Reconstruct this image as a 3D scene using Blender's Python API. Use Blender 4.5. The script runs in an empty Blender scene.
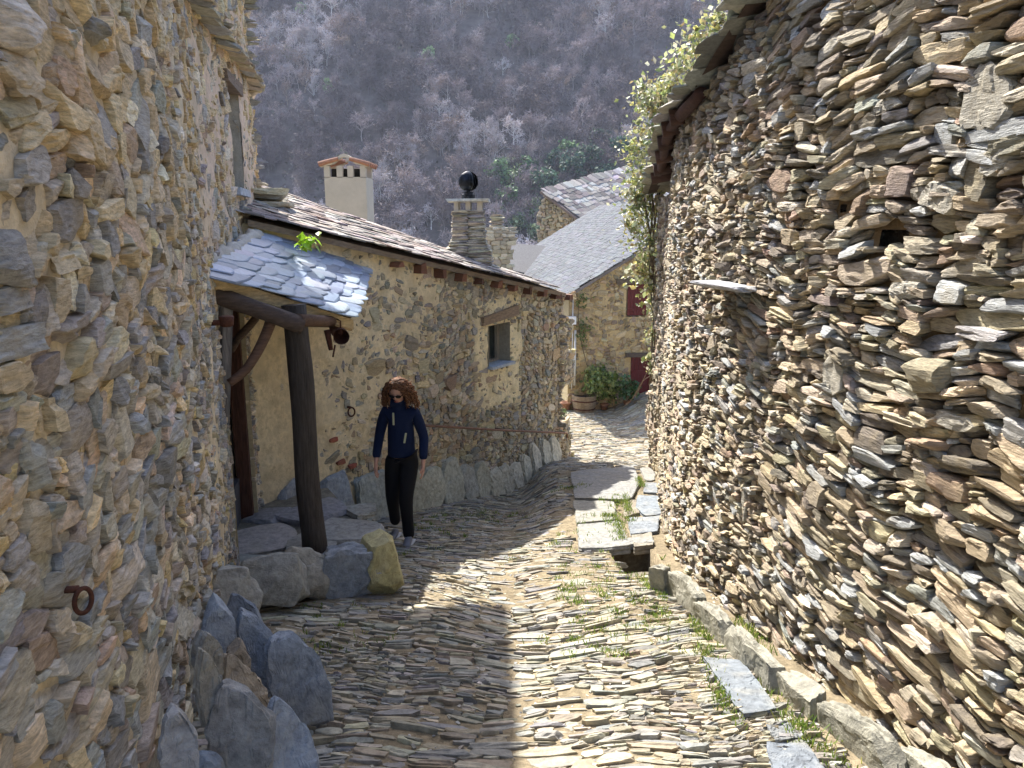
import bpy, bmesh, math, random
import numpy as np
from mathutils import Vector
R = np.random.default_rng(7)
random.seed(7)
sc = bpy.context.scene
COL = sc.collection
F = 769.0; TH = math.radians(12.0); CT, ST = math.cos(TH), math.sin(TH)
rad = math.radians

# ------------------------------------------------------------------ ground profile
LYP = [-6, 0, 3, 7, 9, 12.5, 14.5, 20, 34, 60, 120]
LZP = [-0.4, -1.6, -2.25, -3.1, -3.53, -4.28, -4.45, -4.55, -5.0, -24, -62]
RYP = [-6, 0, 3, 6.9, 10.7, 14.5, 20, 34, 60, 120]
RZP = [-0.4, -1.6, -2.25, -3.09, -3.56, -4.4, -4.5, -5.0, -24, -62]
def sstep(a, b, x):
    t = np.clip((x - a) / (b - a), 0, 1); return t * t * (3 - 2 * t)
def gz(x, y):
    x = np.asarray(x, float); y = np.asarray(y, float)
    zl = np.interp(y, LYP, LZP); zr = np.interp(y, RYP, RZP)
    m = sstep(0.1, 0.62, x)
    z = zl * (1 - m) + zr * m
    ch = np.exp(-((x - (0.0 - 0.02 * (y - 4))) / 0.30) ** 2) * (y < 11)
    z = z - 0.045 * ch
    z = z + 0.4 * sstep(2.2, 3.4, x) * sstep(14.5, 17.5, y) * (y < 40)
    z = z - 0.25 * sstep(1.6, 3, x) * sstep(9, 12, y) * (1 - sstep(13, 15, y)) * 0
    return z
def P(px, py, Y):
    dx = (px - 512) / F; dy = (384 - py) / F
    yy = CT + dy * ST; zz = -ST + dy * CT
    return np.array([dx / yy * Y, Y, zz / yy * Y])
def G(px, py, e=0.0):
    dx = (px - 512) / F; dy = (384 - py) / F
    d = np.array([dx, CT + dy * ST, -ST + dy * CT])
    t = 1.0
    while t < 60:
        p = d * t
        if p[2] <= float(gz(p[0], p[1])) + e: break
        t += 0.01
    return d * t

# ------------------------------------------------------------------ noise
def vnoise(p, s=0):
    p = np.asarray(p, float); i = np.floor(p).astype(np.int64); f = p - i; f = f * f * (3 - 2 * f)
    def h(a, b, c):
        n = (a * 374761393 + b * 668265263 + c * 2147483647 + s * 974634777) & 0xffffffff
        n = ((n ^ (n >> 13)) * 1274126177) & 0xffffffff
        return ((n ^ (n >> 16)) & 0xffff) / 32767.5 - 1
    r = 0
    for a in (0, 1):
        wa = f[..., 0] if a else 1 - f[..., 0]
        for b in (0, 1):
            wb = f[..., 1] if b else 1 - f[..., 1]
            for c in (0, 1):
                wc = f[..., 2] if c else 1 - f[..., 2]
                r = r + wa * wb * wc * h(i[..., 0] + a, i[..., 1] + b, i[..., 2] + c)
    return r
def fbm(p, o=4, s=0):
    r = 0; a = 1.0; t = 0
    for k in range(o):
        r = r + a * vnoise(np.asarray(p) * 2 ** k, s + k); t += a; a *= .5
    return r / t

# ------------------------------------------------------------------ objects
ORG = {}
def tag(o, label=None, cat=None, group=None, kind=None):
    if label: o['label'] = label
    if cat: o['category'] = cat
    if group: o['group'] = group
    if kind: o['kind'] = kind
    return o
def empty(name, loc, label=None, cat=None, group=None):
    o = bpy.data.objects.new(name, None); COL.objects.link(o)
    o.location = [float(v) for v in loc]; o.empty_display_size = .2; ORG[o] = np.array(loc, float)
    return tag(o, label, cat, group)
def mk(name, verts, faces, mat, parent=None, col=None, smooth=False, org=None):
    """world-space verts; faces = (N,k) array or list of index lists"""
    verts = np.asarray(verts, float).reshape(-1, 3)
    if parent is not None: o_ = ORG[parent]
    elif org is not None: o_ = np.array(org, float)
    else:
        o_ = np.zeros(3)
    me = bpy.data.meshes.new(name)
    if isinstance(faces, np.ndarray):
        n, k = faces.shape
        me.vertices.add(len(verts)); me.vertices.foreach_set('co', (verts - o_).astype(np.float32).ravel())
        me.loops.add(n * k); me.loops.foreach_set('vertex_index', faces.astype(np.int32).ravel())
        me.polygons.add(n); me.polygons.foreach_set('loop_start', np.arange(0, n * k, k, dtype=np.int32))
        me.update(calc_edges=True)
    else:
        me.from_pydata([tuple(v) for v in (verts - o_)], [], [list(f) for f in faces]); me.update()
    me.polygons.foreach_set('use_smooth', np.full(len(me.polygons), bool(smooth)))
    if col is not None:
        col = np.asarray(col, float)
        if col.ndim == 1: col = np.tile(col, (len(verts), 1))
        at = me.color_attributes.new('Col', 'FLOAT_COLOR', 'POINT')
        at.data.foreach_set('color', np.concatenate([col[:, :3], np.ones((len(col), 1))], 1).astype(np.float32).ravel())
    me.materials.append(mat)
    o = bpy.data.objects.new(name, me); COL.objects.link(o)
    if parent is not None:
        o.parent = parent; ORG[o] = o_
        if parent.type != 'EMPTY': ORG[o] = o_
    else:
        o.location = [float(v) for v in o_]; ORG[o] = o_
    return o
def unit(a): return a / np.linalg.norm(a)
class MB:
    def __init__(s): s.v = []; s.f = []; s.c = []
    def add(s, v, f, c=(.5, .5, .5)):
        b = sum(len(a) for a in s.v); v = np.asarray(v, float).reshape(-1, 3); s.v.append(v)
        s.f += [[i + b for i in q] for q in f]
        c = np.asarray(c, float)
        s.c.append(np.tile(c, (len(v), 1)) if c.ndim == 1 else c)
    def box(s, c, X, Y, Z, col=(.5, .5, .5), jit=0):
        c = np.array(c, float); X, Y, Z = [np.array(a, float) for a in (X, Y, Z)]
        v = [c + i * X + j * Y + k * Z for i in (-1, 1) for j in (-1, 1) for k in (-1, 1)]
        v = np.array(v) + (R.normal(0, jit, (8, 3)) if jit else 0)
        s.add(v, [(0, 1, 3, 2), (4, 6, 7, 5), (0, 4, 5, 1), (2, 3, 7, 6), (0, 2, 6, 4), (1, 5, 7, 3)], col)
    def tube(s, pts, rs, n=10, col=(.5, .5, .5), cap=True, wob=0, seed=0):
        pts = np.array(pts, float); rs = np.broadcast_to(np.asarray(rs, float), (len(pts),))
        t = np.gradient(pts, axis=0); t /= np.linalg.norm(t, axis=1)[:, None]
        up = np.array([0, 0, 1.]) if abs(t[0][2]) < .9 else np.array([1., 0, 0])
        a = np.cross(up, t[0]); a /= np.linalg.norm(a); V = []
        for i in range(len(pts)):
            a = a - t[i] * np.dot(a, t[i]); a /= np.linalg.norm(a); b = np.cross(t[i], a)
            for k in range(n):
                th = 2 * math.pi * k / n
                r = rs[i] * (1 + wob * math.sin(3 * th + seed + i * .4) + wob * .6 * math.sin(7 * th + i * .9 + seed))
                V.append(pts[i] + r * (math.cos(th) * a + math.sin(th) * b))
        Fc = [(i * n + k, i * n + (k + 1) % n, (i + 1) * n + (k + 1) % n, (i + 1) * n + k) for i in range(len(pts) - 1) for k in range(n)]
        if cap: Fc += [tuple(range(n))[::-1], tuple((len(pts) - 1) * n + k for k in range(n))]
        s.add(V, Fc, col)
    def lathe(s, c, prof, n=16, col=(.5, .5, .5)):
        V = [(c[0] + r * math.cos(2 * math.pi * k / n), c[1] + r * math.sin(2 * math.pi * k / n), c[2] + z) for r, z in prof for k in range(n)]
        Fc = [(i * n + k, i * n + (k + 1) % n, (i + 1) * n + (k + 1) % n, (i + 1) * n + k) for i in range(len(prof) - 1) for k in range(n)]
        Fc += [tuple(range(n))[::-1], tuple((len(prof) - 1) * n + k for k in range(n))]
        s.add(V, Fc, col)
    def build(s, name, mat, parent=None, smooth=False, org=None):
        return mk(name, np.concatenate(s.v), s.f, mat, parent, np.concatenate(s.c), smooth, org)
def smooth_path(pts, n):
    pts = np.array(pts, float); d = np.r_[0, np.cumsum(np.linalg.norm(np.diff(pts, axis=0), axis=1))]
    u = np.linspace(0, d[-1], n); q = np.stack([np.interp(u, d, pts[:, k]) for k in range(pts.shape[1])], 1)
    for _ in range(max(1, n // 8)):
        q[1:-1] = (q[:-2] + q[2:] + 2 * q[1:-1]) / 4
    return q

# ------------------------------------------------------------------ stones
_T = {}
def template(n):
    if n in _T: return _T[n]
    idx = {}; V = []; Fq = []
    def vid(a):
        if a not in idx: idx[a] = len(V); V.append([2 * c / n - 1 for c in a])
        return idx[a]
    for ax in range(3):
        for s in (0, n):
            for i in range(n):
                for j in range(n):
                    q = []
                    for di, dj in ((0, 0), (1, 0), (1, 1), (0, 1)):
                        a = [0, 0, 0]; a[ax] = s; a[(ax + 1) % 3] = i + di; a[(ax + 2) % 3] = j + dj; q.append(vid(tuple(a)))
                    Fq.append(q if s else q[::-1])
    _T[n] = (np.array(V), np.array(Fq)); return _T[n]
def stones(c, U, V, W, n=5, rnd=(.3, .65), cuts=5, cutd=(.72, 1.1), rough=.05, lam=.06, seed=1, taper=.25, face=0):
    """c,U,V,W (N,3): centres and half-axis vectors -> verts (N*M,3), faces"""
    g = np.random.default_rng(seed); N = len(c); q, Fq = template(n); M = len(q)
    r = g.uniform(*rnd, (N, 1, 1)); qn = q / np.linalg.norm(q, axis=1)[:, None]
    p = q[None] * (1 - r) + qn[None] * r * 1.22
    t1 = g.uniform(-taper, taper, (N, 4))
    p[:, :, 0] *= 1 + t1[:, :1] * p[:, :, 1]; p[:, :, 1] *= 1 + t1[:, 1:2] * p[:, :, 0]
    p[:, :, 1] += t1[:, 2:3] * .8 * p[:, :, 0]; p[:, :, 2] += t1[:, 3:4] * p[:, :, 0] * .8
    for k in range(cuts):
        nr = g.normal(0, 1, (N, 3)) * np.array([1, .8, 1.1]); nr /= np.linalg.norm(nr, axis=1)[:, None]
        d = g.uniform(*cutd, (N, 1)); s = np.einsum('nmk,nk->nm', p, nr); ov = np.maximum(s - d, 0)
        p -= ov[:, :, None] * nr[:, None, :]
    for k in range(5):
        fr = g.normal(0, 1.4 + 1.1 * k, (N, 3)); ph = g.uniform(0, 6.28, (N, 1)); am = g.normal(0, rough / (1 + .45 * k), (N, 3))
        p += np.sin(np.einsum('nmk,nk->nm', p, fr) + ph)[:, :, None] * am[:, None, :]
    if lam:
        fq = g.uniform(3, 9, (N, 1)); ph = g.uniform(0, 6.28, (N, 1)); tl = g.normal(0, .5, (N, 1))
        a = fq * (p[:, :, 1] + tl * .3 * p[:, :, 0]) + ph
        st = np.sign(np.sin(a)) * np.abs(np.sin(a)) ** .5
        p[:, :, 2] += lam * st; p[:, :, 0] += lam * .4 * st * np.sign(p[:, :, 0])
    if face:
        lim = face * (1 + g.normal(0, .12, (N, 1)) + g.normal(0, .16, (N, 1)) * p[:, :, 0] + g.normal(0, .16, (N, 1)) * p[:, :, 1])
        sp_ = g.uniform(-.5, .5, (N, 1)); lim = lim + np.where(p[:, :, 1] > sp_, g.normal(0, .10, (N, 1)), 0) + np.where(p[:, :, 0] + .6 * p[:, :, 1] > sp_ * 1.3, g.normal(0, .08, (N, 1)), 0)
        ov = np.maximum(p[:, :, 2] - lim, 0); p[:, :, 2] -= ov * .92
    w = c[:, None, :] + p[:, :, 0:1] * U[:, None, :] + p[:, :, 1:2] * V[:, None, :] + p[:, :, 2:3] * W[:, None, :]
    Fc = (Fq[None] + (np.arange(N) * M)[:, None, None]).reshape(-1, 4)
    return w.reshape(-1, 3), Fc, M
def palette(N, cols, wts, jit=.12, seed=1):
    g = np.random.default_rng(seed); w = np.array(wts, float); w /= w.sum()
    i = g.choice(len(cols), N, p=w); c = np.array(cols)[i]
    return np.clip(c * (1 + g.normal(0, jit, (N, 1))) * (1 + g.normal(0, .03, (N, 3))), .02, .9)
def pack(u0, u1, v0, v1, hf, asp, seed, row=.3, big=.04):
    """irregular guillotine packing: list of (uc, vc, hw, hh)"""
    g = random.Random(seed); out = []
    def rec(a, b, c, d, dep):
        w, h = b - a, d - c; H = hf((a + b) / 2, (c + d) / 2)
        if h < H * g.uniform(.75, 1.5) or (g.random() < big and h < H * 2.6 and w < h * 3):
            if w > h * asp * g.uniform(.7, 1.6) and w > .07:
                m = a + w * g.uniform(.32, .68); rec(a, m, c, d, dep + 1); rec(m, b, c, d, dep + 1)
            else: out.append(((a + b) / 2, (c + d) / 2, w / 2, h / 2))
        elif w > h * max(1.2, asp * .55) * g.uniform(.7, 1.5):
            m = a + w * g.uniform(.32, .68); rec(a, m, c, d, dep + 1); rec(m, b, c, d, dep + 1)
        else:
            m = c + h * g.uniform(.3, .7); rec(a, b, c, m, dep + 1); rec(a, b, m, d, dep + 1)
    v = v0; k = 0
    while v < v1:
        hh = row * g.uniform(.7, 1.3); u = u0 - g.uniform(0, .5)
        while u < u1:
            ww = row * g.uniform(1.2, 3.0); rec(u, u + ww, v, v + hh, 0); u += ww
        v += hh
    return np.array(out)
def warp(u, v, A=.05, s=0):
    du = A * (np.sin(2.1 * u + 3.1 * v + s) + .7 * np.sin(5.3 * v - 1.9 * u + 2 * s)) * .6
    dv = A * (np.sin(1.7 * u - 1.3 * v + s) + .8 * np.sin(4.7 * u + 2.2 * v + 3 * s) + .45 * np.sin(11 * u - 5 * v + s))
    return u + du, v + dv
class Path:
    """plan polyline -> smooth point and outward normal; side=+1: normal is to the left of travel"""
    def __init__(s, pts, side, n=60, sm=True):
        p = np.array(pts, float)
        s.p = smooth_path(p, n) if sm else p
        s.d = np.r_[0, np.cumsum(np.linalg.norm(np.diff(s.p, axis=0), axis=1))]; s.side = side; s.L = s.d[-1]
        t = np.gradient(s.p, axis=0); t /= np.linalg.norm(t, axis=1)[:, None]; s.t = t
    def at(s, u):
        u = np.asarray(u, float)
        x = np.interp(u, s.d, s.p[:, 0]) + np.minimum(u, 0) * s.t[0, 0] + np.maximum(u - s.L, 0) * s.t[-1, 0]
        y = np.interp(u, s.d, s.p[:, 1]) + np.minimum(u, 0) * s.t[0, 1] + np.maximum(u - s.L, 0) * s.t[-1, 1]
        return x, y
    def nrm(s, u):
        tx = np.interp(u, s.d, s.t[:, 0]); ty = np.interp(u, s.d, s.t[:, 1]); l = np.hypot(tx, ty); tx, ty = tx / l, ty / l
        return (-ty * s.side, tx * s.side)
    def pt(s, u, z, off=0):
        x, y = s.at(u); nx, ny = s.nrm(u)
        return np.stack(np.broadcast_arrays(x + nx * off, y + ny * off, np.asarray(z, float) + 0 * x), -1)
def inhole(u, v, hu, hv, holes, m=.0):
    k = np.zeros(len(u), bool)
    for a, b, c, d in holes: k |= (u + hu * .8 > a - m) & (u - hu * .8 < b + m) & (v + hv * .8 > c - m) & (v - hv * .8 < d + m)
    return k
def stone_wall(name, path, u0, u1, v0, v1, keep, hf, asp, cols, wts, mat, parent, seed, depth=.07, prot=.02, n=5,
               A=.05, gap=.96, rough=.05, lam=.06, holes=(), offf=None, tilt=.12, colf=None, row=.3, big=.04, rnd=(.3, .65), batter=0, sloped=0, cuts=5, face=.62, taper=.2):
    c = pack(u0, u1, v0, v1, hf, asp, seed, row, big); g = np.random.default_rng(seed)
    U, V = warp(c[:, 0], c[:, 1], A, seed)
    V = V + sloped * U
    k = keep(U, V) & ~inhole(U, V, c[:, 2], c[:, 3], holes)
    c, U, V = c[k], U[k], V[k]; N = len(c)
    Ur, Vr = warp(c[:, 0] + c[:, 2], c[:, 1], A, seed); Ul, Vl = warp(c[:, 0] - c[:, 2], c[:, 1], A, seed)
    Vr = Vr + sloped * Ur; Vl = Vl + sloped * Ul
    pr = prot * np.clip(g.normal(0, 1, N), -1.1, 1.8) + .15 * np.maximum(c[:, 3] - .05, 0)
    if offf is not None: pr = pr + offf(U, V)
    pr = pr - batter * (V - v0)
    pr_, pl_ = path.pt(Ur, Vr), path.pt(Ul, Vl)
    ax = (pr_ - pl_) / 2 * gap
    nx, ny = path.nrm(U); Wd = np.stack([nx, ny, np.zeros(N)], 1)
    up = np.tile([0, 0, 1.], (N, 1)); up += Wd * g.normal(0, tilt, (N, 1)) + ax / np.linalg.norm(ax, axis=1)[:, None] * g.normal(0, tilt * .6, (N, 1))
    Vv = up * (c[:, 3] * gap)[:, None]
    Wh = Wd * (depth * g.uniform(.8, 1.2, N))[:, None] + ax / np.linalg.norm(ax, axis=1)[:, None] * g.normal(0, .015, (N, 1))
    cen = path.pt(U, V, 0) + Wd * (pr - depth * (face or 1))[:, None]
    vv, ff, M = stones(cen, ax, Vv, Wh, n=n, rough=rough, lam=lam, seed=seed, rnd=rnd, cuts=cuts, face=face, taper=taper)
    cc = palette(N, cols, wts, .16, seed)
    if colf is not None: cc = colf(cc, U, V, g)
    return mk(name, vv, ff, mat, parent, np.repeat(cc, M, 0)), N
def sheet(name, path, u0, u1, v0, v1, step, off, mat, parent, amp=.02, frq=5, col=(.4, .36, .28), holes=(), keep=None, vstep=None, batter=0, colf=None, seed=3, smooth=True):
    vs = vstep or step
    us = np.arange(u0, u1 + step * .5, step); vv = np.arange(v0, v1 + vs * .5, vs); a, b = np.meshgrid(us, vv, indexing='ij')
    q = path.pt(a.ravel(), b.ravel()); o = off(a.ravel(), b.ravel()) if callable(off) else np.full(a.size, off)
    o = o + amp * fbm(q * frq, 4, seed) - batter * (b.ravel() - v0)
    q = path.pt(a.ravel(), b.ravel(), o); nu, nv = len(us), len(vv)
    i, j = np.meshgrid(np.arange(nu - 1), np.arange(nv - 1), indexing='ij'); i, j = i.ravel(), j.ravel()
    Fc = np.stack([i * nv + j, (i + 1) * nv + j, (i + 1) * nv + j + 1, i * nv + j + 1], 1)
    uc = us[i] + step / 2; vc = vv[j] + vs / 2
    k = ~inhole(uc, vc, 0, 0, holes)
    if keep is not None: k &= keep(uc, vc)
    Fc = Fc[k]
    if path.side > 0: Fc = Fc[:, ::-1]
    c = np.tile(col, (len(q), 1)) if colf is None else colf(a.ravel(), b.ravel())
    return mk(name, q, Fc, mat, parent, c, smooth=smooth)

def slab3d(c, U, V, W, poly, th, seed, n=22, bev=.05, rough=.010, lamin=.012, cuts=0, dome=0., tilt=.0):
    """irregular polygonal stone plate: unit axes U,V in plane, W normal; poly in metres about c"""
    g = np.random.default_rng(seed); q, Fq = template(n); poly = np.array(poly, float); m = len(poly)
    th_ = np.arctan2(q[:, 1], q[:, 0]); rho = np.maximum(np.abs(q[:, 0]), np.abs(q[:, 1]))
    d = np.stack([np.cos(th_), np.sin(th_)], 1); r = np.full(len(q), 1e9)
    for i in range(m):
        A, B = poly[i], poly[(i + 1) % m]; e = B - A; den = d[:, 0] * e[1] - d[:, 1] * e[0]; den = np.where(abs(den) < 1e-9, 1e-9, den)
        t = (A[0] * e[1] - A[1] * e[0]) / den; s = (A[0] * d[:, 1] - A[1] * d[:, 0]) / den
        r = np.where((t > 0) & (s >= -1e-6) & (s <= 1 + 1e-6), np.minimum(r, t), r)
    r = np.where(r > 1e8, 0.5 * np.abs(poly).mean(), r)
    R0 = r.mean(); w = q[:, 2] * th; lamin = lamin * min(1.0, R0 / .22)
    ed = (np.abs(q[:, 2]) > .99) & (rho > .99); rr = r * rho
    rr = rr * np.where(ed, 1 - bev, 1)
    side = rho > .99
    rr = rr + side * (lamin * np.sin(q[:, 2] * g.uniform(5, 9) + 2 * vnoise(np.stack([th_ * 2, q[:, 2] * 2, 0 * th_], 1), seed)) + lamin * 1.5 * vnoise(np.stack([np.cos(th_) * 3, np.sin(th_) * 3, q[:, 2] * 2.5], 1), seed + 3))
    w = w * (1 + dome * (1 - rho ** 2))
    p = np.stack([d[:, 0] * rr, d[:, 1] * rr, w], 1)
    for k in range(cuts):
        nr = g.normal(0, 1, 3) * [1, 1, 1.1]; nr[2] = abs(nr[2]); nr /= np.linalg.norm(nr); ext = (p @ nr).max(); s = p @ nr; dd = ext * g.uniform(.72, .93); ov = np.maximum(s - dd, 0); p -= ov[:, None] * nr
    f = 1 / max(R0, .05)
    p += np.stack([.6 * fbm(p * f * 1.8 + 7, 3, seed), .6 * fbm(p * f * 1.8 + 19, 3, seed + 1), fbm(p * f * 1.6, 4, seed + 2)], 1) * rough * R0 / .2
    p[:, 2] += np.round(fbm(p * f * [1.2, 1.2, 0], 2, seed + 9) * 3) * .004 * (q[:, 2] > .9)
    return np.array(c) + p[:, :1] * np.array(U) + p[:, 1:2] * np.array(V) + p[:, 2:] * np.array(W), Fq
def rpoly(a, b, seed, m=7, jit=.16, top=0.):
    g = np.random.default_rng(seed); t = (np.arange(m) + g.uniform(-.28, .28, m)) / m * 2 * math.pi + g.uniform(0, 1)
    e = .55; x = np.sign(np.cos(t)) * np.abs(np.cos(t)) ** e; y = np.sign(np.sin(t)) * np.abs(np.sin(t)) ** e
    s = 1 + g.uniform(-jit, jit * .5, m); return np.stack([x * s * a * (1 - top * y), y * s * b], 1)
# ------------------------------------------------------------------ materials
def nd(nt, t, **k):
    n = nt.nodes.new(t)
    for a, v in k.items():
        if a in n.inputs.keys(): n.inputs[a].default_value = v
        else: setattr(n, a, v)
    return n
def stone_mat(name, rough=.82, var=.55, bs=1.0, bump=.6, dist=.012, lay=5.0, stain=None, stain_amt=.4, base=None, scale=1.0, spec=.35, lay_axis=2, speck=0):
    m = bpy.data.materials.new(name); m.use_nodes = True; nt = m.node_tree; L = nt.links
    b = nt.nodes['Principled BSDF']; b.inputs['Specular IOR Level'].default_value = spec
    tc = nt.nodes.new('ShaderNodeNewGeometry')
    mp = nt.nodes.new('ShaderNodeMapping'); s = [1, 1, 1]; s[lay_axis] = lay; mp.inputs['Scale'].default_value = s
    L.new(tc.outputs['Position'], mp.inputs['Vector'])
    if base is None:
        at = nt.nodes.new('ShaderNodeAttribute'); at.attribute_name = 'Col'; colout = at.outputs['Color']
    else:
        rg = nt.nodes.new('ShaderNodeRGB'); rg.outputs[0].default_value = (*base, 1); colout = rg.outputs[0]
    n1 = nd(nt, 'ShaderNodeTexNoise', Scale=22 * scale, Detail=6, Roughness=.65); L.new(mp.outputs[0], n1.inputs['Vector'])
    n2 = nd(nt, 'ShaderNodeTexNoise', Scale=5.5 * scale, Detail=5, Roughness=.6); L.new(tc.outputs['Position'], n2.inputs['Vector'])
    n3 = nd(nt, 'ShaderNodeTexNoise', Scale=110 * scale, Detail=3, Roughness=.6); L.new(tc.outputs['Position'], n3.inputs['Vector'])
    mr = nd(nt, 'ShaderNodeMapRange'); mr.inputs['From Min'].default_value = .3; mr.inputs['From Max'].default_value = .7
    mr.inputs['To Min'].default_value = 1 - var; mr.inputs['To Max'].default_value = 1 + var
    L.new(n1.outputs['Fac'], mr.inputs['Value'])
    mu = nd(nt, 'ShaderNodeMix', data_type='RGBA', blend_type='MULTIPLY'); mu.inputs['Factor'].default_value = 1
    L.new(colout, mu.inputs['A']); L.new(mr.outputs[0], mu.inputs['B']); out = mu.outputs['Result']
    if stain is not None:
        r2 = nd(nt, 'ShaderNodeMapRange'); r2.inputs['From Min'].default_value = .5; r2.inputs['From Max'].default_value = .68
        r2.inputs['To Max'].default_value = stain_amt; L.new(n2.outputs['Fac'], r2.inputs['Value'])
        mx = nd(nt, 'ShaderNodeMix', data_type='RGBA'); L.new(r2.outputs[0], mx.inputs['Factor'])
        L.new(out, mx.inputs['A']); mx.inputs['B'].default_value = (*stain, 1); out = mx.outputs['Result']
    L.new(out, b.inputs['Base Color'])
    r3 = nd(nt, 'ShaderNodeMapRange'); r3.inputs['To Min'].default_value = rough - .12; r3.inputs['To Max'].default_value = min(1, rough + .12)
    L.new(n2.outputs['Fac'], r3.inputs['Value']); L.new(r3.outputs[0], b.inputs['Roughness'])
    ad = nd(nt, 'ShaderNodeMath', operation='MULTIPLY_ADD'); ad.inputs[1].default_value = .25 * bs
    L.new(n3.outputs['Fac'], ad.inputs[0]); L.new(n1.outputs['Fac'], ad.inputs[2])
    bp = nd(nt, 'ShaderNodeBump'); bp.inputs['Strength'].default_value = bump; bp.inputs['Distance'].default_value = dist
    L.new(ad.outputs[0], bp.inputs['Height']); L.new(bp.outputs[0], b.inputs['Normal'])
    return m
def simple(name, col, rough=.6, metal=0, spec=.4, noise=0, sc_=20, bump=0, stretch=(1, 1, 1), attr=False, trans=0, dist=.005):
    m = bpy.data.materials.new(name); m.use_nodes = True; nt = m.node_tree; L = nt.links; b = nt.nodes['Principled BSDF']
    b.inputs['Roughness'].default_value = rough; b.inputs['Metallic'].default_value = metal; b.inputs['Specular IOR Level'].default_value = spec
    if attr:
        at = nt.nodes.new('ShaderNodeAttribute'); at.attribute_name = 'Col'; co = at.outputs['Color']
    else:
        rg = nt.nodes.new('ShaderNodeRGB'); rg.outputs[0].default_value = (*col, 1); co = rg.outputs[0]
    if noise or bump:
        tc = nt.nodes.new('ShaderNodeTexCoord'); mp = nt.nodes.new('ShaderNodeMapping'); mp.inputs['Scale'].default_value = stretch
        L.new(tc.outputs['Object'], mp.inputs['Vector'])
        n1 = nd(nt, 'ShaderNodeTexNoise', Scale=sc_, Detail=6, Roughness=.65); L.new(mp.outputs[0], n1.inputs['Vector'])
        mr = nd(nt, 'ShaderNodeMapRange'); mr.inputs['From Min'].default_value = .3; mr.inputs['From Max'].default_value = .7
        mr.inputs['To Min'].default_value = 1 - noise; mr.inputs['To Max'].default_value = 1 + noise; L.new(n1.outputs['Fac'], mr.inputs['Value'])
        mu = nd(nt, 'ShaderNodeMix', data_type='RGBA', blend_type='MULTIPLY'); mu.inputs['Factor'].default_value = 1
        L.new(co, mu.inputs['A']); L.new(mr.outputs[0], mu.inputs['B']); co = mu.outputs['Result']
        if bump:
            bp = nd(nt, 'ShaderNodeBump'); bp.inputs['Strength'].default_value = bump; bp.inputs['Distance'].default_value = dist
            L.new(n1.outputs['Fac'], bp.inputs['Height']); L.new(bp.outputs[0], b.inputs['Normal'])
    L.new(co, b.inputs['Base Color'])
    if trans:
        tr = nt.nodes.new('ShaderNodeBsdfTranslucent'); L.new(co, tr.inputs['Color']); ms = nd(nt, 'ShaderNodeMixShader'); ms.inputs[0].default_value = trans
        L.new(b.outputs[0], ms.inputs[1]); L.new(tr.outputs[0], ms.inputs[2]); L.new(ms.outputs[0], nt.nodes['Material Output'].inputs['Surface'])
    return m
M_R = stone_mat('sunlit_schist', .85, .42, 1.0, .9, .018, 6, stain=(.42, .34, .2), stain_amt=.35)
M_L = stone_mat('shaded_schist', .7, .45, 1.0, .8, .018, 4, stain=(.42, .32, .16), stain_amt=.45, spec=.5)
M_B = stone_mat('house_schist', .8, .4, 1.0, .6, .012, 4, stain=(.4, .32, .18), stain_amt=.3)
M_ROAD = stone_mat('cobble_schist', .72, .4, 1.0, .6, .01, 1, stain=(.3, .28, .22), stain_amt=.3, spec=.5)
M_SLAB = stone_mat('grey_slab', .7, .38, 1.4, .8, .014, 1.0, stain=(.36, .33, .25), stain_amt=.4, scale=.9, spec=.35)
M_MORT = stone_mat('lime_mortar', .95, .22, 1.6, .9, .012, 1, stain=(.30, .25, .16), stain_amt=.35, spec=.15)
M_SOIL = stone_mat('soil', 1.0, .4, 1.5, 1, .02, 1, spec=.1)
M_SLATE = stone_mat('roof_slate', .42, .18, 1.0, .35, .006, 1.0, spec=.6)
M_SLATED = stone_mat('weathered_slate', .88, .3, 1.0, .4, .008, 1.0, spec=.15)
M_WOOD = simple('old_grey_wood', (.11, .085, .06), .85, noise=.45, sc_=9, bump=.8, stretch=(6, 6, .7), attr=True, dist=.012)
M_WOODX = simple('old_beam_wood', (.1, .06, .04), .8, noise=.4, sc_=12, bump=.7, stretch=(1, 1, 5), attr=True, dist=.01)
M_RUST = simple('rusty_iron', (.10, .04, .025), .75, metal=.5, noise=.4, sc_=60, bump=.5)
M_PAINT = simple('red_paint', (.10, .006, .009), .5, noise=.12, sc_=10)
M_DARK = simple('dark_interior', (.01, .01, .01), 1)
M_CEM = simple('cement_render', (.46, .42, .34), .95, noise=.12, sc_=3, bump=.3)
M_TERRA = simple('terracotta', (.32, .16, .10), .85, noise=.25, sc_=14, bump=.2)
# ================================================================== LEFT HOUSE
LP = [(-1.02, -1.6), (-1.04, .8), (-1.22, 2.2), (-1.6, 3.7), (-2.2, 5.7), (-2.62, 7.9), (-2.9, 9.0)]
left = Path(LP, -1, 80)
def u_of_y(path, y): return float(np.interp(y, path.p[:, 1], path.d))
uy = lambda y: u_of_y(left, y)
UL = left.L
DOOR = (uy(5.82), uy(7.0), -3.2, -.62)
WIN = (uy(7.0), uy(7.6), .25, 1.18)
house1 = empty('stone_house', (-1.9, 4.5, -2.7), 'tall stone house along the left edge, blue grey and ochre rubble, plank door', 'house')
PLZ = lambda u: sstep(uy(3.6), uy(4.9), u)          # 0 rubble .. 1 mostly rendered
cols_L = [(.36, .365, .36), (.46, .44, .39), (.56, .50, .385), (.60, .49, .29), (.40, .33, .27), (.50, .40, .30), (.25, .255, .265), (.68, .64, .54)]
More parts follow.
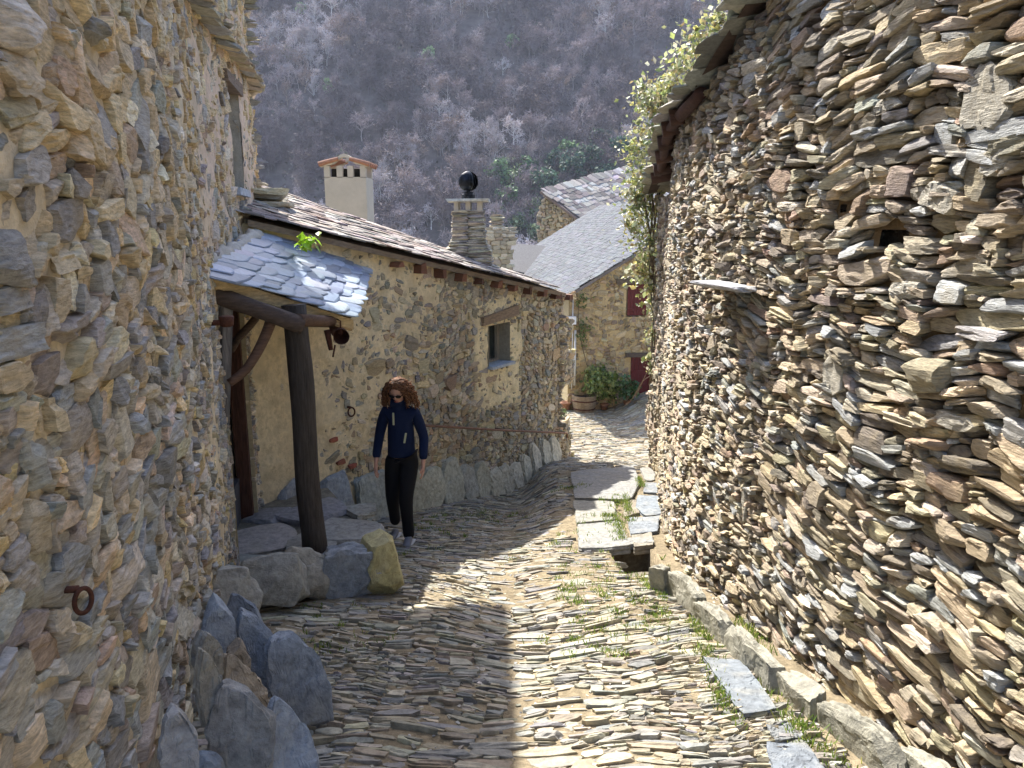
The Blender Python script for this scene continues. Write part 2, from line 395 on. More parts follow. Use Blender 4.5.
def colL(c, u, v, g):
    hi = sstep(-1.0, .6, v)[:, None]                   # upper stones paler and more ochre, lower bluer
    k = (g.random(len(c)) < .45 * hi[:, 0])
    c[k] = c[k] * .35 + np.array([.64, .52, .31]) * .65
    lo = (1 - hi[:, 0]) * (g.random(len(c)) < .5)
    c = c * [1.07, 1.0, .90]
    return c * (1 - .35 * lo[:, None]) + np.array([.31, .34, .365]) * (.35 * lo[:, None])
yu = lambda u: np.interp(u, left.d, left.p[:, 1])
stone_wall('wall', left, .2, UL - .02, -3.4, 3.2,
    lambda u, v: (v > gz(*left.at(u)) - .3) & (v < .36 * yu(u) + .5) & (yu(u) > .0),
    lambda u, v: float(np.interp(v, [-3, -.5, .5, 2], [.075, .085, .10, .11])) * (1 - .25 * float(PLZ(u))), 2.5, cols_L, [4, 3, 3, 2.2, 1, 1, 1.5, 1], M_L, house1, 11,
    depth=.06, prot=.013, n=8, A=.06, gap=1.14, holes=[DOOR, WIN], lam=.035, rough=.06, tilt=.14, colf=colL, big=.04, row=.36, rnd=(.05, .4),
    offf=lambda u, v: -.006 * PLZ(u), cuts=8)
def moL(u, v):
    n = fbm(left.pt(u, v) * np.array([1.6, 1.6, 1.6]), 3, 5)
    return -.026 + .022 * n + PLZ(u) * (.010 + .016 * n + .008 * sstep(-1.2, .2, v)) + .004 * sstep(-.4, 1, v)
colm = lambda u, v: np.array([.68, .575, .40]) * (1 + .0 * u[:, None]) + sstep(uy(4.6), uy(6), u)[:, None] * sstep(-.6, .4, v)[:, None] * np.array([.0, -.05, -.01])
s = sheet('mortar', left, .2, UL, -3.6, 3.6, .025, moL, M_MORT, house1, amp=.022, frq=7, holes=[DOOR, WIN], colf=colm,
      keep=lambda u, v: (v > gz(*left.at(u)) - .35) & (v < .36 * yu(u) + .8))
# inner core of the wall (thickness, upper storeys, far end), up to the eaves
mb = MB(); ZT = 2.98
def strip(p, u0, u1, z0, z1, off, n=14):
    us = np.linspace(u0, u1, n); a = p.pt(us, z0, off); b = p.pt(us, z1, off)
    mb.add(np.concatenate([a, b]), [(i, i + 1, n + i + 1, n + i) for i in range(n - 1)], (.44, .37, .25))
strip(left, 0, DOOR[0], -3.6, ZT, -.10); strip(left, DOOR[1], UL, -3.6, .25, -.10); strip(left, DOOR[0], DOOR[1], -.62, ZT, -.10, 6)
strip(left, DOOR[1], WIN[0] + .0, .25, ZT, -.10, 4) if WIN[0] > DOOR[1] else None
strip(left, max(WIN[1], DOOR[1]), UL, .25, ZT, -.10, 6); strip(left, WIN[0], WIN[1], 1.18, ZT, -.10, 4)
strip(left, 0, UL, -3.6, ZT, -4.2, 10)
e = left.pt(UL, 0); e2 = left.pt(UL, 0, -4.2)
mb.add([[e[0], e[1], -3.9], [e2[0], e2[1], -3.9], [e2[0], e2[1], ZT], [e[0], e[1], ZT]], [(0, 1, 2, 3)], (.44, .37, .25))
e = left.pt(0, 0); e2 = left.pt(0, 0, -4.2)
mb.add([[e[0], e[1], -3.9], [e2[0], e2[1], -3.9], [e2[0], e2[1], ZT], [e[0], e[1], ZT]], [(0, 3, 2, 1)], (.44, .37, .25))
# reveals of door and window
def reveals(p, h, dp, col):
    a, b, c, d = h
    for u_ in (a, b):
        q = [p.pt(u_, c, .0), p.pt(u_, c, -dp), p.pt(u_, d, -dp), p.pt(u_, d, .0)]; mb.add(q, [(0, 1, 2, 3)], col)
    for z_ in (c, d):
        q = [p.pt(a, z_, .0), p.pt(a, z_, -dp), p.pt(b, z_, -dp), p.pt(b, z_, .0)]; mb.add(q, [(0, 1, 2, 3)], col)
reveals(left, DOOR, .3, (.5, .42, .26)); reveals(left, WIN, .35, (.5, .45, .36))
mb.build('wall_core', M_MORT, house1)
def quoin(p, u, dirn, z0, z1, parent, seed, mat=M_B, w=.2, h=.08, cols=None, name='corner_stones', dx=0):
    """stack of corner stones at an end of a wall; dirn = unit vector along the return side"""
    g = np.random.default_rng(seed); z = z0; C = []; U_ = []; V_ = []; W_ = []
    nx, ny = p.nrm(u); nn = np.array([nx, ny, 0.]); q0 = p.pt(u, 0)
    while z < z1:
        hh = h * g.uniform(.5, 1.2) / 2; dv = np.array([*dirn, 0.])
        C.append(q0 + dv * (w * g.uniform(.6, .9)) * .9 + nn * (g.normal(0, .012) - .1) + np.array([0, 0, z + hh]) - dv * g.uniform(.0, .05))
        U_.append(dv * w * g.uniform(.8, 1.2)); V_.append([0, 0, hh]); W_.append(nn * .14); z += 2 * hh
    v, f, M_ = stones(*[np.array(a, float) for a in (C, U_, V_, W_)], n=6, seed=seed, rnd=(.12, .35))
    return mk(name, v, f, mat, parent, np.repeat(palette(len(C), cols or cols_L, [1] * len(cols or cols_L), .15, seed), M_, 0))
cols_q = [(.42, .37, .27), (.33, .31, .27), (.46, .4, .28), (.3, .3, .3)]
quoin(left, UL, (-.97, .2), -.4, 3.4, house1, 5, cols=cols_q, mat=M_B)
# ledge of projecting slates (drip course)
def flat_stones(name, C, U_, V_, W_, mat, parent, cols, seed, n=4, rnd=(.05, .3), rough=.03, lam=0, cuts=4, cutd=(.8, 1.15), jit=.12, smooth=False, org=None):
    C, U_, V_, W_ = [np.array(a, float).reshape(-1, 3) for a in (C, U_, V_, W_)]
    v, f, M_ = stones(C, U_, V_, W_, n=n, seed=seed, rnd=rnd, rough=rough, lam=lam, cuts=cuts, cutd=cutd)
    c = palette(len(C), cols, [1] * len(cols), jit, seed)
    return mk(name, v, f, mat, parent, np.repeat(c, M_, 0), smooth, org=org)
us = np.arange(uy(5.3), UL, .17); C = []; U_ = []; V_ = []; W_ = []
for i, u in enumerate(us):
    nx, ny = left.nrm(u); t = np.array([ny, -nx, 0]); nn = np.array([nx, ny, 0])
    for l in range(2):
        C.append(left.pt(u + .08 * l, 1.42 + .025 * l + R.normal(0, .006), .03 + R.normal(0, .012))); U_.append(t * .11 * R.uniform(.9, 1.3)); V_.append(nn * (.11 + .02 * R.random()) + np.array([0, 0, -.02])); W_.append([0, 0, .012])
flat_stones('ledge', C, U_, V_, W_, M_SLATED, house1, [(.38, .34, .27), (.3, .3, .29), (.46, .4, .28)], 5)
# window: black sheet painted for the darkness inside, sill, lintel
a, b, c, d = WIN
q = [left.pt(a, c, -.3), left.pt(b, c, -.3), left.pt(b, d, -.3), left.pt(a, d, -.3)]
w1 = mk('window', q, [(0, 1, 2, 3)], M_DARK, house1)
mb = MB(); um = (a + b) / 2; nx, ny = left.nrm(um); t = np.array([ny, -nx, 0]); nn = np.array([nx, ny, 0])
mb.box(left.pt(um, c + .0, -.12), t * (b - a) * .55, nn * .17, [0, 0, .03], (.42, .45, .5), .004); mb.build('sill', M_SLAB, w1)
mb = MB(); mb.box(left.pt(um, d + .03, -.09), t * (b - a) * .7, nn * .12, [0, 0, .05], (.2, .15, .11), .006); mb.build('lintel', M_WOODX, w1)
# door: planks set back
a, b, c, d = DOOR; zb = -2.78
mb = MB(); N_ = 7
for i in range(N_):
    u = a + (b - a) * (i + .5) / N_; nx, ny = left.nrm(u); t = np.array([ny, -nx, 0]); nn = np.array([nx, ny, 0])
    mb.box(left.pt(u, (zb + .35 + d) / 2, -.2 + R.normal(0, .003)), t * ((b - a) / N_ / 2 - .003), nn * .02, [0, 0, (d - zb - .35) / 2], np.array((.055, .04, .032)) * R.uniform(.8, 1.2))
door = mb.build('door', M_WOOD, house1)
mb = MB(); u = (a + b) / 2; nx, ny = left.nrm(u); t = np.array([ny, -nx, 0]); nn = np.array([nx, ny, 0])
mb.box(left.pt(u, zb + .17, -.17), t * (b - a) / 2, nn * .03, [0, 0, .24], (.07, .075, .09), .003); mb.build('kick_board', M_WOOD, door)
mb = MB(); mb.box(left.pt(b - .04, (zb + d) / 2, -.1), t * .04, nn * .06, [0, 0, (d - zb) / 2], (.09, .04, .025), .002)
mb.box(left.pt(u, d - .05, -.1), t * (b - a) / 2, nn * .06, [0, 0, .06], (.13, .09, .06), .004); mb.build('door_frame', M_WOOD, house1)
# roof of the tall house, above the frame (overhang shaped for the street's shade)
mb = MB(); n = 12; us = np.linspace(-.2, UL + .85, n)
A_ = left.pt(us, ZT - .12, 1.0 * np.linspace(.0, 1.0, n) ** 2); B_ = left.pt(us, ZT + .9, -2.1); C_ = left.pt(us, ZT - .05, -4.5)
for Q, Q2 in ((A_, B_), (B_, C_)):
    v = np.concatenate([Q, Q2, Q + [0, 0, .12], Q2 + [0, 0, .12]]); f = []
    for i in range(n - 1): f += [(i, n + i, n + i + 1, i + 1), (2 * n + i, 2 * n + i + 1, 3 * n + i + 1, 3 * n + i), (i, i + 1, 2 * n + i + 1, 2 * n + i), (n + i, 3 * n + i, 3 * n + i + 1, n + i + 1)]
    f += [(0, 2 * n, 3 * n, n), (n - 1, 2 * n - 1, 4 * n - 1, 3 * n - 1)]
    mb.add(v, f, (.25, .25, .26))
q1, q2, q3 = left.pt(UL, ZT - .1, -.05), left.pt(UL, ZT + .9, -2.1), left.pt(UL, ZT - .1, -4.2)
mb.add([q1, q2, q3], [(0, 1, 2)], (.4, .35, .25))
mb.build('roof', M_SLATED, house1)

# ================================================================== PORCH HOUSE
A0 = np.array([-2.62, 7.09]); B0 = np.array([.81, 12.5]); DB = (B0 - A0) / np.linalg.norm(B0 - A0); LB = np.linalg.norm(B0 - A0)
hb = Path([A0, B0], -1, 2, sm=False); NB = np.array([DB[1], -DB[0], 0]); TB = np.array([*DB, 0])
ub = lambda px: None
def uvB(px, py, off=0):
    """point of the wall plane under a pixel"""
    dx = (px - 512) / F; dy = (384 - py) / F; d = np.array([dx, CT + dy * ST, -ST + dy * CT])
    p0 = np.array([*A0, 0]) + NB * off; t = np.dot(p0, NB) / np.dot(d, NB); q = d * t
    return np.dot(q[:2] - A0, DB), q[2]
house2 = empty('stone_house', (-1, 9.8, -3.7), 'low ochre stone house with a green shuttered window behind the walking woman', 'house')
zT2 = lambda u: np.interp(u, [-.2, 1.6, LB], [.02, -.30, -1.14])
u1_, z1_ = uvB(489, 368); u2_, z2_ = uvB(510, 322)
WB = (u1_, u2_, z1_, z2_)
print('winB', WB, 'LB', LB)
cols_B = [(.44, .38, .27), (.34, .31, .245), (.50, .41, .25), (.26, .25, .23), (.38, .29, .19), (.52, .46, .34)]
def rawB(u, v):
    """0 = rendered plaster, 1 = bare rubble"""
    n = fbm(np.stack([u * 1.3, v * 1.6, 0 * u], -1), 3, 9)
    k = sstep(2.0, 3.4, u + n * .9 - (v + 1.9) * .55)
    uc, vc = (WB[0] + WB[1]) / 2, (WB[2] + WB[3]) / 2 - .12
    w = np.maximum(np.abs(u - uc) / (.62 + .08 * n), np.abs(v - vc) / (.86 + .12 * n))
    return k * sstep(.85, 1.1, w)
stone_wall('wall', hb, .02, LB - .12, -4.3, .1,
    lambda u, v: (v > gz(*hb.at(u)) - .25) & (v < zT2(u) - .02) & ((fbm(np.stack([u * 2.2, v * 2.2, 0 * u], -1), 2, 3) > -.05 - .8 * sstep(.8, 2.4, u)) | (rawB(u, v) > .3)) & (u > .35),
    lambda u, v: .085 if u < 4 else .07, 2.1, cols_B, [3, 3, 2, 1.5, 1.5, 1], M_B, house2, 23, depth=.055, prot=.010, n=7, A=.05, gap=1.0,
    holes=[WB], rough=.06, lam=.03, tilt=.15, big=.07, rnd=(.08, .4), offf=lambda u, v: -.018 + .02 * rawB(u, v), cuts=6)
def moB(u, v):
    n = fbm(np.stack([u * 3, v * 3.5, 0 * u], -1), 3, 15)
    r = rawB(u, v)
    flat = sstep(1.7, .9, u)
    return -.024 * r + (1 - r) * (-.014 + .020 * n + flat * .02)
sheet('mortar', hb, -.1, LB - .02, -4.6, .2, .025, moB, M_MORT, house2, amp=.024, frq=7, holes=[WB],
      colf=lambda u, v: np.array([.72, .60, .38]) * (1 - .3 * rawB(u, v)[:, None]) + sstep(.9, .7, np.abs(u - (WB[0] + WB[1]) / 2))[:, None] * (1 - rawB(u, v))[:, None] * np.array([.06, .06, .03]),
      keep=lambda u, v: (v > gz(*hb.at(u)) - .3) & (v < zT2(u) + .03))
mb = MB()
def qd(p, u0, u1, za, zb_, off, col=(.42, .36, .24)):
    mb.add([p.pt(u0, za, off), p.pt(u1, za, off), p.pt(u1, zb_, off), p.pt(u0, zb_, off)], [(0, 1, 2, 3)], col)
mb.add([hb.pt(-.3, -4.7, -.09), hb.pt(WB[0], -4.7, -.09), hb.pt(WB[0], zT2(WB[0]) - .02, -.09), hb.pt(-.3, -.05, -.09)], [(0, 1, 2, 3)], (.4, .34, .22))
qd(hb, WB[0], WB[1], -4.7, WB[2], -.09); qd(hb, WB[0], WB[1], WB[3], -1.1, -.09)
mb.add([hb.pt(WB[1], -4.7, -.09), hb.pt(LB - .06, -4.7, -.09), hb.pt(LB - .06, -1.2, -.09), hb.pt(WB[1], -1.1, -.09)], [(0, 1, 2, 3)], (.4, .34, .22))
RET = np.array([-.62, .785, 0])     # return wall direction at the far corner
pB = hb.pt(LB - .06, 0, -.09)
mb.add([pB + [0, 0, -4.8], pB + RET * 5 + [0, 0, -5.2], pB + RET * 5 + [0, 0, -1.35], pB + [0, 0, -1.2]], [(0, 1, 2, 3)], (.4, .34, .22))
reveals(hb, WB, .33, (.34, .3, .22))
mb.build('wall_core', M_MORT, house2)
quoin(hb, LB - .03, RET[:2], -4.45, -1.2, house2, 9, cols=cols_B, mat=M_B, w=.16, h=.07)
# a few bricks showing in the plaster
C = []; 
for px, py in ((340, 462), (333, 440), (352, 466)):
    u, v = uvB(px, py); C.append(hb.pt(u, v, .008))
for i_, c_ in enumerate(C): flat_stones('brick', [c_], [TB * .06], [[0, 0, .025]], [NB * .02], M_B, house2, [(.32, .08, .055)], 3 + i_, rnd=(.1, .4))
# window parts
um = (WB[0] + WB[1]) / 2; hw = (WB[1] - WB[0]) / 2; zc = (WB[2] + WB[3]) / 2; hz = (WB[3] - WB[2]) / 2
mb = MB(); mb.box(hb.pt(um, zc, -.25), TB * hw, NB * .004, [0, 0, hz]); win = mb.build('window', simple('window_glass', (.02, .03, .03), .15, spec=.6), house2)
mb = MB()
for du in (-hw + .02, hw - .02, 0): mb.box(hb.pt(um + du, zc, -.22), TB * .02, NB * .025, [0, 0, hz], (.32, .27, .2))
mb.box(hb.pt(um, WB[3] - .02, -.22), TB * hw, NB * .024, [0, 0, .02], (.32, .27, .2)); mb.box(hb.pt(um, WB[2] + .03, -.22), TB * hw, NB * .024, [0, 0, .02], (.32, .27, .2))
mb.build('window_frame', M_WOOD, win)
mb = MB()
for i in range(9): mb.box(hb.pt(WB[0] + .03, WB[2] + .09 + i * .075, -.13), TB * .012 + NB * .004, NB * .09, [0, 0, .03], (.03, .18, .08))
mb.box(hb.pt(WB[0] + .018, zc, -.13), TB * .006, NB * .1, [0, 0, hz - .02], (.03, .17, .08)); mb.build('shutter', simple('green_paint', (.02, .1, .05), .5, attr=True), win)
mb = MB(); mb.box(hb.pt(um, WB[2] + .0, -.08), TB * (hw + .02), NB * .16, [0, 0, .018], (.40, .45, .52), .003); mb.build('sill', M_SLAB, win)
ua, va = uvB(481, 322); uc_, vc_ = uvB(516, 310)
mb = MB(); pa, pc = hb.pt(ua, va, .0), hb.pt(uc_, vc_ - .0, .0); mid = (pa + pc) / 2; X_ = (pc - pa) / 2; zz_ = np.cross(X_ / np.linalg.norm(X_), NB)
zz_ = zz_ if zz_[2] > 0 else -zz_
mb.box(mid, X_, NB * .05, zz_ * .07, (.24, .17, .11), .008); mb.build('lintel', M_WOODX, win)

# roof of the porch house --------------------------------------------------
ER = NB * .18
E1 = P(256, 216, 7.3); E2 = P(566, 290, 12.35)
R1 = P(262, 186, 10.6)
def slate_roof(name, O, S, T, rows, width_at, mat, parent, cols, seed, sl=.22, sw=.2, th=.010, irr=1.0, start=lambda k: 0., n=3, lift=.0, rnd=(.05, .35), jit=.14, keep=None, tilt=.05):
    """O top-left corner, S unit vector down slope, T unit across; slates in overlapped rows"""
    g = np.random.default_rng(seed); Nn = np.cross(T, S); Nn = Nn if Nn[2] > 0 else -Nn
    C = []; U_ = []; V_ = []; W_ = []
    for k in range(rows):
        t = start(k) - g.uniform(0, sw)
        while t < width_at(k):
            w = sw * g.uniform(1 - .4 * irr, 1 + .5 * irr); l = sl * 1.7 * g.uniform(1 - .12 * irr, 1 + .2 * irr)
            s_ = (k + .5) * sl + g.normal(0, .05 * irr * sl)
            p = O + S * s_ + T * (t + w / 2) + Nn * (lift + th * .8 + g.normal(0, .003 * irr))
            if keep is None or keep(p):
                up_ = S + Nn * (tilt + g.normal(0, .012 * irr)) * 1.0
                C.append(p); V_.append(up_ * l / 2); U_.append((T + S * g.normal(0, .06 * irr)) * w * .5 * 1.0); W_.append(Nn * th * g.uniform(.7, 1.3))
            t += w * .99
    C, U_, V_, W_ = [np.array(a) for a in (C, U_, V_, W_)]
    v, f, M_ = stones(C, U_, V_, W_, n=n, seed=seed, rnd=rnd, rough=.03 * irr, lam=0, cuts=3, cutd=(.85, 1.3), taper=.1 * irr)
    c = palette(len(C), cols, [1] * len(cols), jit, seed)
    print(name, len(C)); return mk(name, v, f, mat, parent, np.repeat(c, M_, 0))
def unit(a): return a / np.linalg.norm(a)
cols_rf = [(.27, .235, .21), (.34, .30, .27), (.19, .17, .16), (.38, .35, .31), (.25, .20, .17)]
# front slope: triangle E1,R1,E2 ; normal from it
nF = unit(np.cross(E2 - E1, R1 - E1)); nF = nF if nF[2] > 0 else -nF
print('roof normal', nF, 'R1', R1, 'E1', E1, 'E2', E2)
T_ = unit(E2 - E1); S_ = -unit(np.cross(nF, T_)); S_ = S_ if np.dot(S_, R1 - E1) < 0 else -S_   # down slope toward eave
hR = -np.dot(R1 - E1, S_); LE = np.linalg.norm(E2 - E1)
def keepF(p):
    a = R1 - E2; b = p - E2; cr = np.dot(np.cross(a, b), nF); c0 = np.dot(np.cross(a, E1 - E2), nF)
    return cr * c0 > -.02 * abs(c0) and np.dot(p - E1, T_) > -.9
rows = int(hR / .17) + 1
roof2 = slate_roof('roof', E1 + T_ * -.0 - S_ * rows * .17, S_, T_, rows, lambda k: LE + .1, M_SLATED, house2, cols_rf, 31, sl=.17, sw=.20, th=.011, irr=1.1,
    start=lambda k: -.9, keep=keepF, tilt=.07)
# under-roof body: closed wedge, back slope going down behind
mb = MB(); BK = R1 + np.array([1.2, 3.4, -1.6]); E2b = E2 + RET * 5.2 + np.array([0, 0, -1.0]); dn = np.array([0, 0, -.05])
X1 = E1 - T_ * .1; 
mb.add([X1 + dn, E2 + dn, R1 + dn, X1 + dn * 2.2, E2 + dn * 2.2, R1 + dn * 2.2, BK + dn, E2b + dn], [(0, 1, 2), (3, 5, 4), (0, 3, 4, 1), (2, 1, 7, 6)], (.2, .15, .1))
mb.add([R1 + [0, 0, -.06], BK + [0, 0, -.06], BK + [0, 0, -4.5], R1 + [0, 0, -5]], [(0, 1, 2, 3)], (.4, .34, .22))
mb.build('roof_boards', M_WOODX, roof2)
mb = MB()
for u in np.arange(.2, LB + .1, .42):
    z = float(zT2(u)) - .05; 
    base = np.interp(u, [0, LB], [0, 1]); pe = E1 * (1 - base) + E2 * base
    pw = hb.pt(u, pe[2] - .13, -.1); tip = hb.pt(u, pe[2] - .135, .13)
    if u > 1.9:
        mb = MB(); mb.box((pw + tip) / 2, TB * R.uniform(.04, .07), (tip - pw) / 2, [0, 0, R.uniform(.035, .055)], np.array((.20, .085, .045)) * R.uniform(.4, 1.1), .010); mb.build('rafter', M_WOODX, roof2)
# small raised bit of masonry at the roof's upper left
g = np.random.default_rng(3)
C = [P(272 + 4 * math.sin(i), 214 - i * 4.5, 8.6 + .15 * math.cos(i * 2)) for i in range(6)]
flat_stones('roof_abutment', C, [[.17, .05, 0]] * 6, [[0, 0, .032]] * 6, [[0, .15, 0]] * 6, M_B, house2, cols_q, 12, n=5)

# stone chimney with spinner
cx = P(469, 246, 11.6); chim = MB()
bz = cx[2] - .55; topz = P(469, 211, 11.6)[2]
C = []; U_ = []; V_ = []; W_ = []; z = bz; g = np.random.default_rng(8)
while z < topz:
    h = g.uniform(.018, .034); k = (z - bz) / (topz - bz); w = np.interp(k, [0, .45, .6, 1], [.34, .31, .235, .215])
    for sx, sy, ax in ((0, -1, 0), (0, 1, 0), (-1, 0, 1), (1, 0, 1)):
        for j in (-1, 1):
            d = np.array([sx, sy, 0]) * (w - .06) + (np.array([1, 0, 0]) if ax == 0 else np.array([0, 1, 0])) * j * w * .5
            C.append(np.array([cx[0], cx[1], z + h / 2]) + d + g.normal(0, .008, 3) * [1, 1, 0]); U_.append(([1, 0, 0] if ax == 0 else [0, 1, 0]) * np.array([w * .52] * 3)); V_.append([0, 0, h * .55]); W_.append(np.array([sx, sy, 0]) * .075 + 1e-6)
    z += h
ch = flat_stones('chimney', C, U_, V_, W_, M_B, house2, [(.44, .39, .28), (.34, .31, .25), (.5, .45, .34), (.28, .26, .24)], 77, n=5, rnd=(.08, .3), rough=.04)
mb = MB(); w = .17
for sx in (-1, 0, 1):
    for sy in (-1, 1):
        mb = MB(); mb.box([cx[0] + sx * w, cx[1] + sy * w, topz + .06], [.035, 0, 0], [0, .035, 0], [0, 0, .08], (.45, .43, .34), .004); mb.build('chimney_post', M_CEM, ch)
mb = MB(); mb.box([cx[0], cx[1], topz], [.2, 0, 0], [0, .2, 0], [0, 0, .012], (.3, .28, .22), .003); mb.build('chimney_ledge', M_CEM, ch)
mb = MB(); mb.box([cx[0], cx[1], topz + .155], [.31, 0, 0], [0, .29, 0], [0, 0, .022], (.5, .5, .44), .008); mb.build('cap_slab', M_SLAB, ch)
mb = MB(); c0 = [cx[0] + .0, cx[1], topz + .175]
mb.lathe(c0, [(.1, 0), (.1, .06), (.075, .07), (.075, .1)], 20); 
rr = .145; prof = [(rr * math.sin(a), .245 - rr * math.cos(a)) for a in np.linspace(.45, 2.95, 9)]
for k in range(18):
    th = 2 * math.pi * k / 18; v = []
    for r, z in prof:
        for da, kk in ((-.05, 1.0), (.30, .86)):
            v.append([c0[0] + r * kk * math.cos(th + da), c0[1] + r * kk * math.sin(th + da), c0[2] + z])
    mb.add(v, [(2 * i, 2 * i + 1, 2 * i + 3, 2 * i + 2) for i in range(len(prof) - 1)])
mb.lathe(c0, [(.02, .09), (.06, .16), (.07, .24), (.06, .33), (.03, .385)], 18)
mb.build('spinning_cowl', simple('dark_metal', (.02, .022, .028), .3, metal=.8), ch, smooth=False)

# cement chimney with tiled hat, behind the ridge
c1 = P(350, 200, 14.5); hw = .37; tz = P(349, 178, 14.5)[2]
mb = MB(); mb.box([c1[0], c1[1], tz - 1.5], [hw, 0, 0], [0, .35, 0], [0, 0, 1.5]); 
wide = mb.build('rendered_chimney', M_CEM, house2)
mb = MB(); mb.box([c1[0], c1[1], tz + .08], [hw - .10, 0, 0], [0, .2, 0], [0, 0, .07]); mb.build('shade_box', M_DARK, wide)  # black box added for the shade inside the cap openings
for sx in (-1, -.3, .3, 1):
    for sy in (-1, 1): mb = MB(); mb.box([c1[0] + sx * (hw - .05), c1[1] + sy * .3, tz + .09], [.05, 0, 0], [0, .05, 0], [0, 0, .10]); mb.build('chimney_post', M_CEM, wide)
for sy in (-1, 1):
    mb = MB(); pts = [[c1[0] - hw - .06, c1[1] + sy * .31, tz + .17]] + [[c1[0] + x, c1[1] + sy * .31, tz + .19 + .10 * max(0, math.cos(x / .2 * 1.57)) + .05 * (1 - abs(x) / hw)] for x in np.linspace(-.25, .25, 9)] + [[c1[0] + hw + .06, c1[1] + sy * .31, tz + .17]]
    v = []
    for p in pts: v += [[p[0], p[1] - .06, p[2]], [p[0], p[1] + .06, p[2]], [p[0], p[1] + .06, p[2] + .06], [p[0], p[1] - .06, p[2] + .06]]
    mb.add(v, [(4 * i + a, 4 * i + (a + 1) % 4, 4 * i + 4 + (a + 1) % 4, 4 * i + 4 + a) for i in range(len(pts) - 1) for a in range(4)])
    mb.build('arched_cap', M_CEM, wide)
mb = MB()
for s in (-1, 1):
    for k in range(5):
        y = c1[1] - .38 + k * .19
        pts = [[c1[0] + s * .10, y, tz + .31], [c1[0] + s * .3, y, tz + .26], [c1[0] + s * (hw + .08), y, tz + .215]]
        mb.tube(pts, [.035, .04, .045], 10, (.45, .2, .1))
mb.build('roof_tiles', M_TERRA, wide)

# ================================================================== PORCH
porch = empty('porch_canopy', (-1.7, 6.1, -2.75), 'timber porch with a blue grey slate canopy over the plank door of the tall house', 'porch')
BL = P(203, 268, 5.5); TL = P(262, 236, 7.35); TR = P(366, 273, 8.5); BR = P(352, 316, 6.75)
S_ = unit(TR - TL + (BR - BL)); T_ = unit(BR - TR); T_ = unit(T_ - S_ * np.dot(T_, S_)); nP = np.cross(S_, T_); nP = nP if nP[2] > 0 else -nP
def keepP(p):
    Q = [BL, BR, TR, TL]
    c = (BL + BR + TR + TL) / 4
    for i in range(4):
        a, b = Q[i], Q[(i + 1) % 4]; s1 = np.dot(np.cross(b - a, p - a), nP); s0 = np.dot(np.cross(b - a, c - a), nP)
        if s1 * s0 < -.03 * abs(s0): return False
    return True
wd = np.linalg.norm(BR - TR)
C = []; U_ = []; V_ = []; W_ = []; g = np.random.default_rng(41)
bil = lambda s, t: (TL * (1 - t) + BL * t) * (1 - s) + (TR * (1 - t) + BR * t) * s      # s down the slope, t towards the street front
NR = 10
for k in range(NR):
    s = (k + .35) / NR; t = -.06 + g.uniform(-.08, 0)
    while t < 1.0:
        wt = g.uniform(.06, .17); p = bil(min(s, 1.0), t + wt / 2) + nP * (.016 + g.normal(0, .004)); 
        sd = unit(bil(1, t) - bil(0, t)); td = unit(bil(s, 1) - bil(s, 0)); nn_ = np.cross(sd, td); nn_ = nn_ if nn_[2] > 0 else -nn_
        L_ = np.linalg.norm(bil(1, t) - bil(0, t)) / NR
        C.append(p); V_.append((sd + nn_ * .10) * L_ * g.uniform(.95, 1.2)); U_.append((td + sd * g.normal(0, .05)) * wt * .52 * 1.9); W_.append(nn_ * .014 * g.uniform(.7, 1.6)); t += wt * .98
C, U_, V_, W_ = [np.array(q) for q in (C, U_, V_, W_)]
v, f, M_ = stones(C, U_, V_, W_, n=6, seed=41, rnd=(.3, .75), rough=.03, lam=0, cuts=3, cutd=(.9, 1.3), taper=.1)
proof = mk('canopy_slates', v, f, M_SLATE, porch, np.repeat(palette(len(C), [(.22, .27, .35), (.27, .32, .39), (.18, .22, .29), (.34, .38, .43)], [1] * 4, .2, 41), M_, 0))
mb = MB()
cn = (BL + BR + TR + TL) / 4
Q = [BL, BR, TR, TL]; d1 = -nP * .03; d2 = -nP * .065
mb.add([q + d1 for q in Q] + [q + d2 for q in Q], [(0, 1, 2, 3), (7, 6, 5, 4), (0, 4, 5, 1), (1, 5, 6, 2), (2, 6, 7, 3), (3, 7, 4, 0)], (.40, .29, .15))
X_ = (BR - BL) / 2
mb.box((BL + BR) / 2 + [0, -.005, -.075], X_ * 1.0, unit(np.cross(X_, [0, 0, 1])) * .015, [0, 0, .045], (.50, .37, .19), .002)
mb.box((BL + BR) / 2 + [0, .015, -.11], X_ * .97, unit(np.cross(X_, [0, 0, 1])) * .015, [0, 0, .03], (.36, .25, .12), .002)
mb.build('roof_boards', M_WOODX, porch)
# mortar flashing along the wall
mb = MB(); pts = [BL + (TL - BL) * k + np.array([-.03, 0, .01 + .012 * math.sin(k * 9)]) for k in np.linspace(0, 1, 30)]
mb.tube(pts, [.055 + .012 * math.sin(i * 2.3) + .01 * math.sin(i * 5.1) for i in range(30)], 10, (.56, .52, .45), wob=.12); mb.build('mortar_flashing', M_MORT, porch, smooth=True)
pt_, pb_ = P(296, 322, 6.05), P(314, 551, 6.05); pb_[2] = -2.72
mb = MB(); mb.tube([pt_ * (1 - k) + pb_ * k + np.array([.012 * math.sin(k * 7), 0, 0]) for k in np.linspace(-.07, 1, 14)], np.linspace(.092, .10, 14), 16, (.055, .045, .037), wob=.07); mb.build('post', M_WOOD, porch, smooth=True)
ba, bb = P(207, 291, 5.6), P(302, 326, 5.92)
mb = MB(); mb.tube([ba * (1 - k) + bb * k for k in np.linspace(0, 1, 10)], np.linspace(.062, .068, 10), 14, (.075, .052, .04), wob=.07); mb.build('beam', M_WOODX, porch, smooth=True)
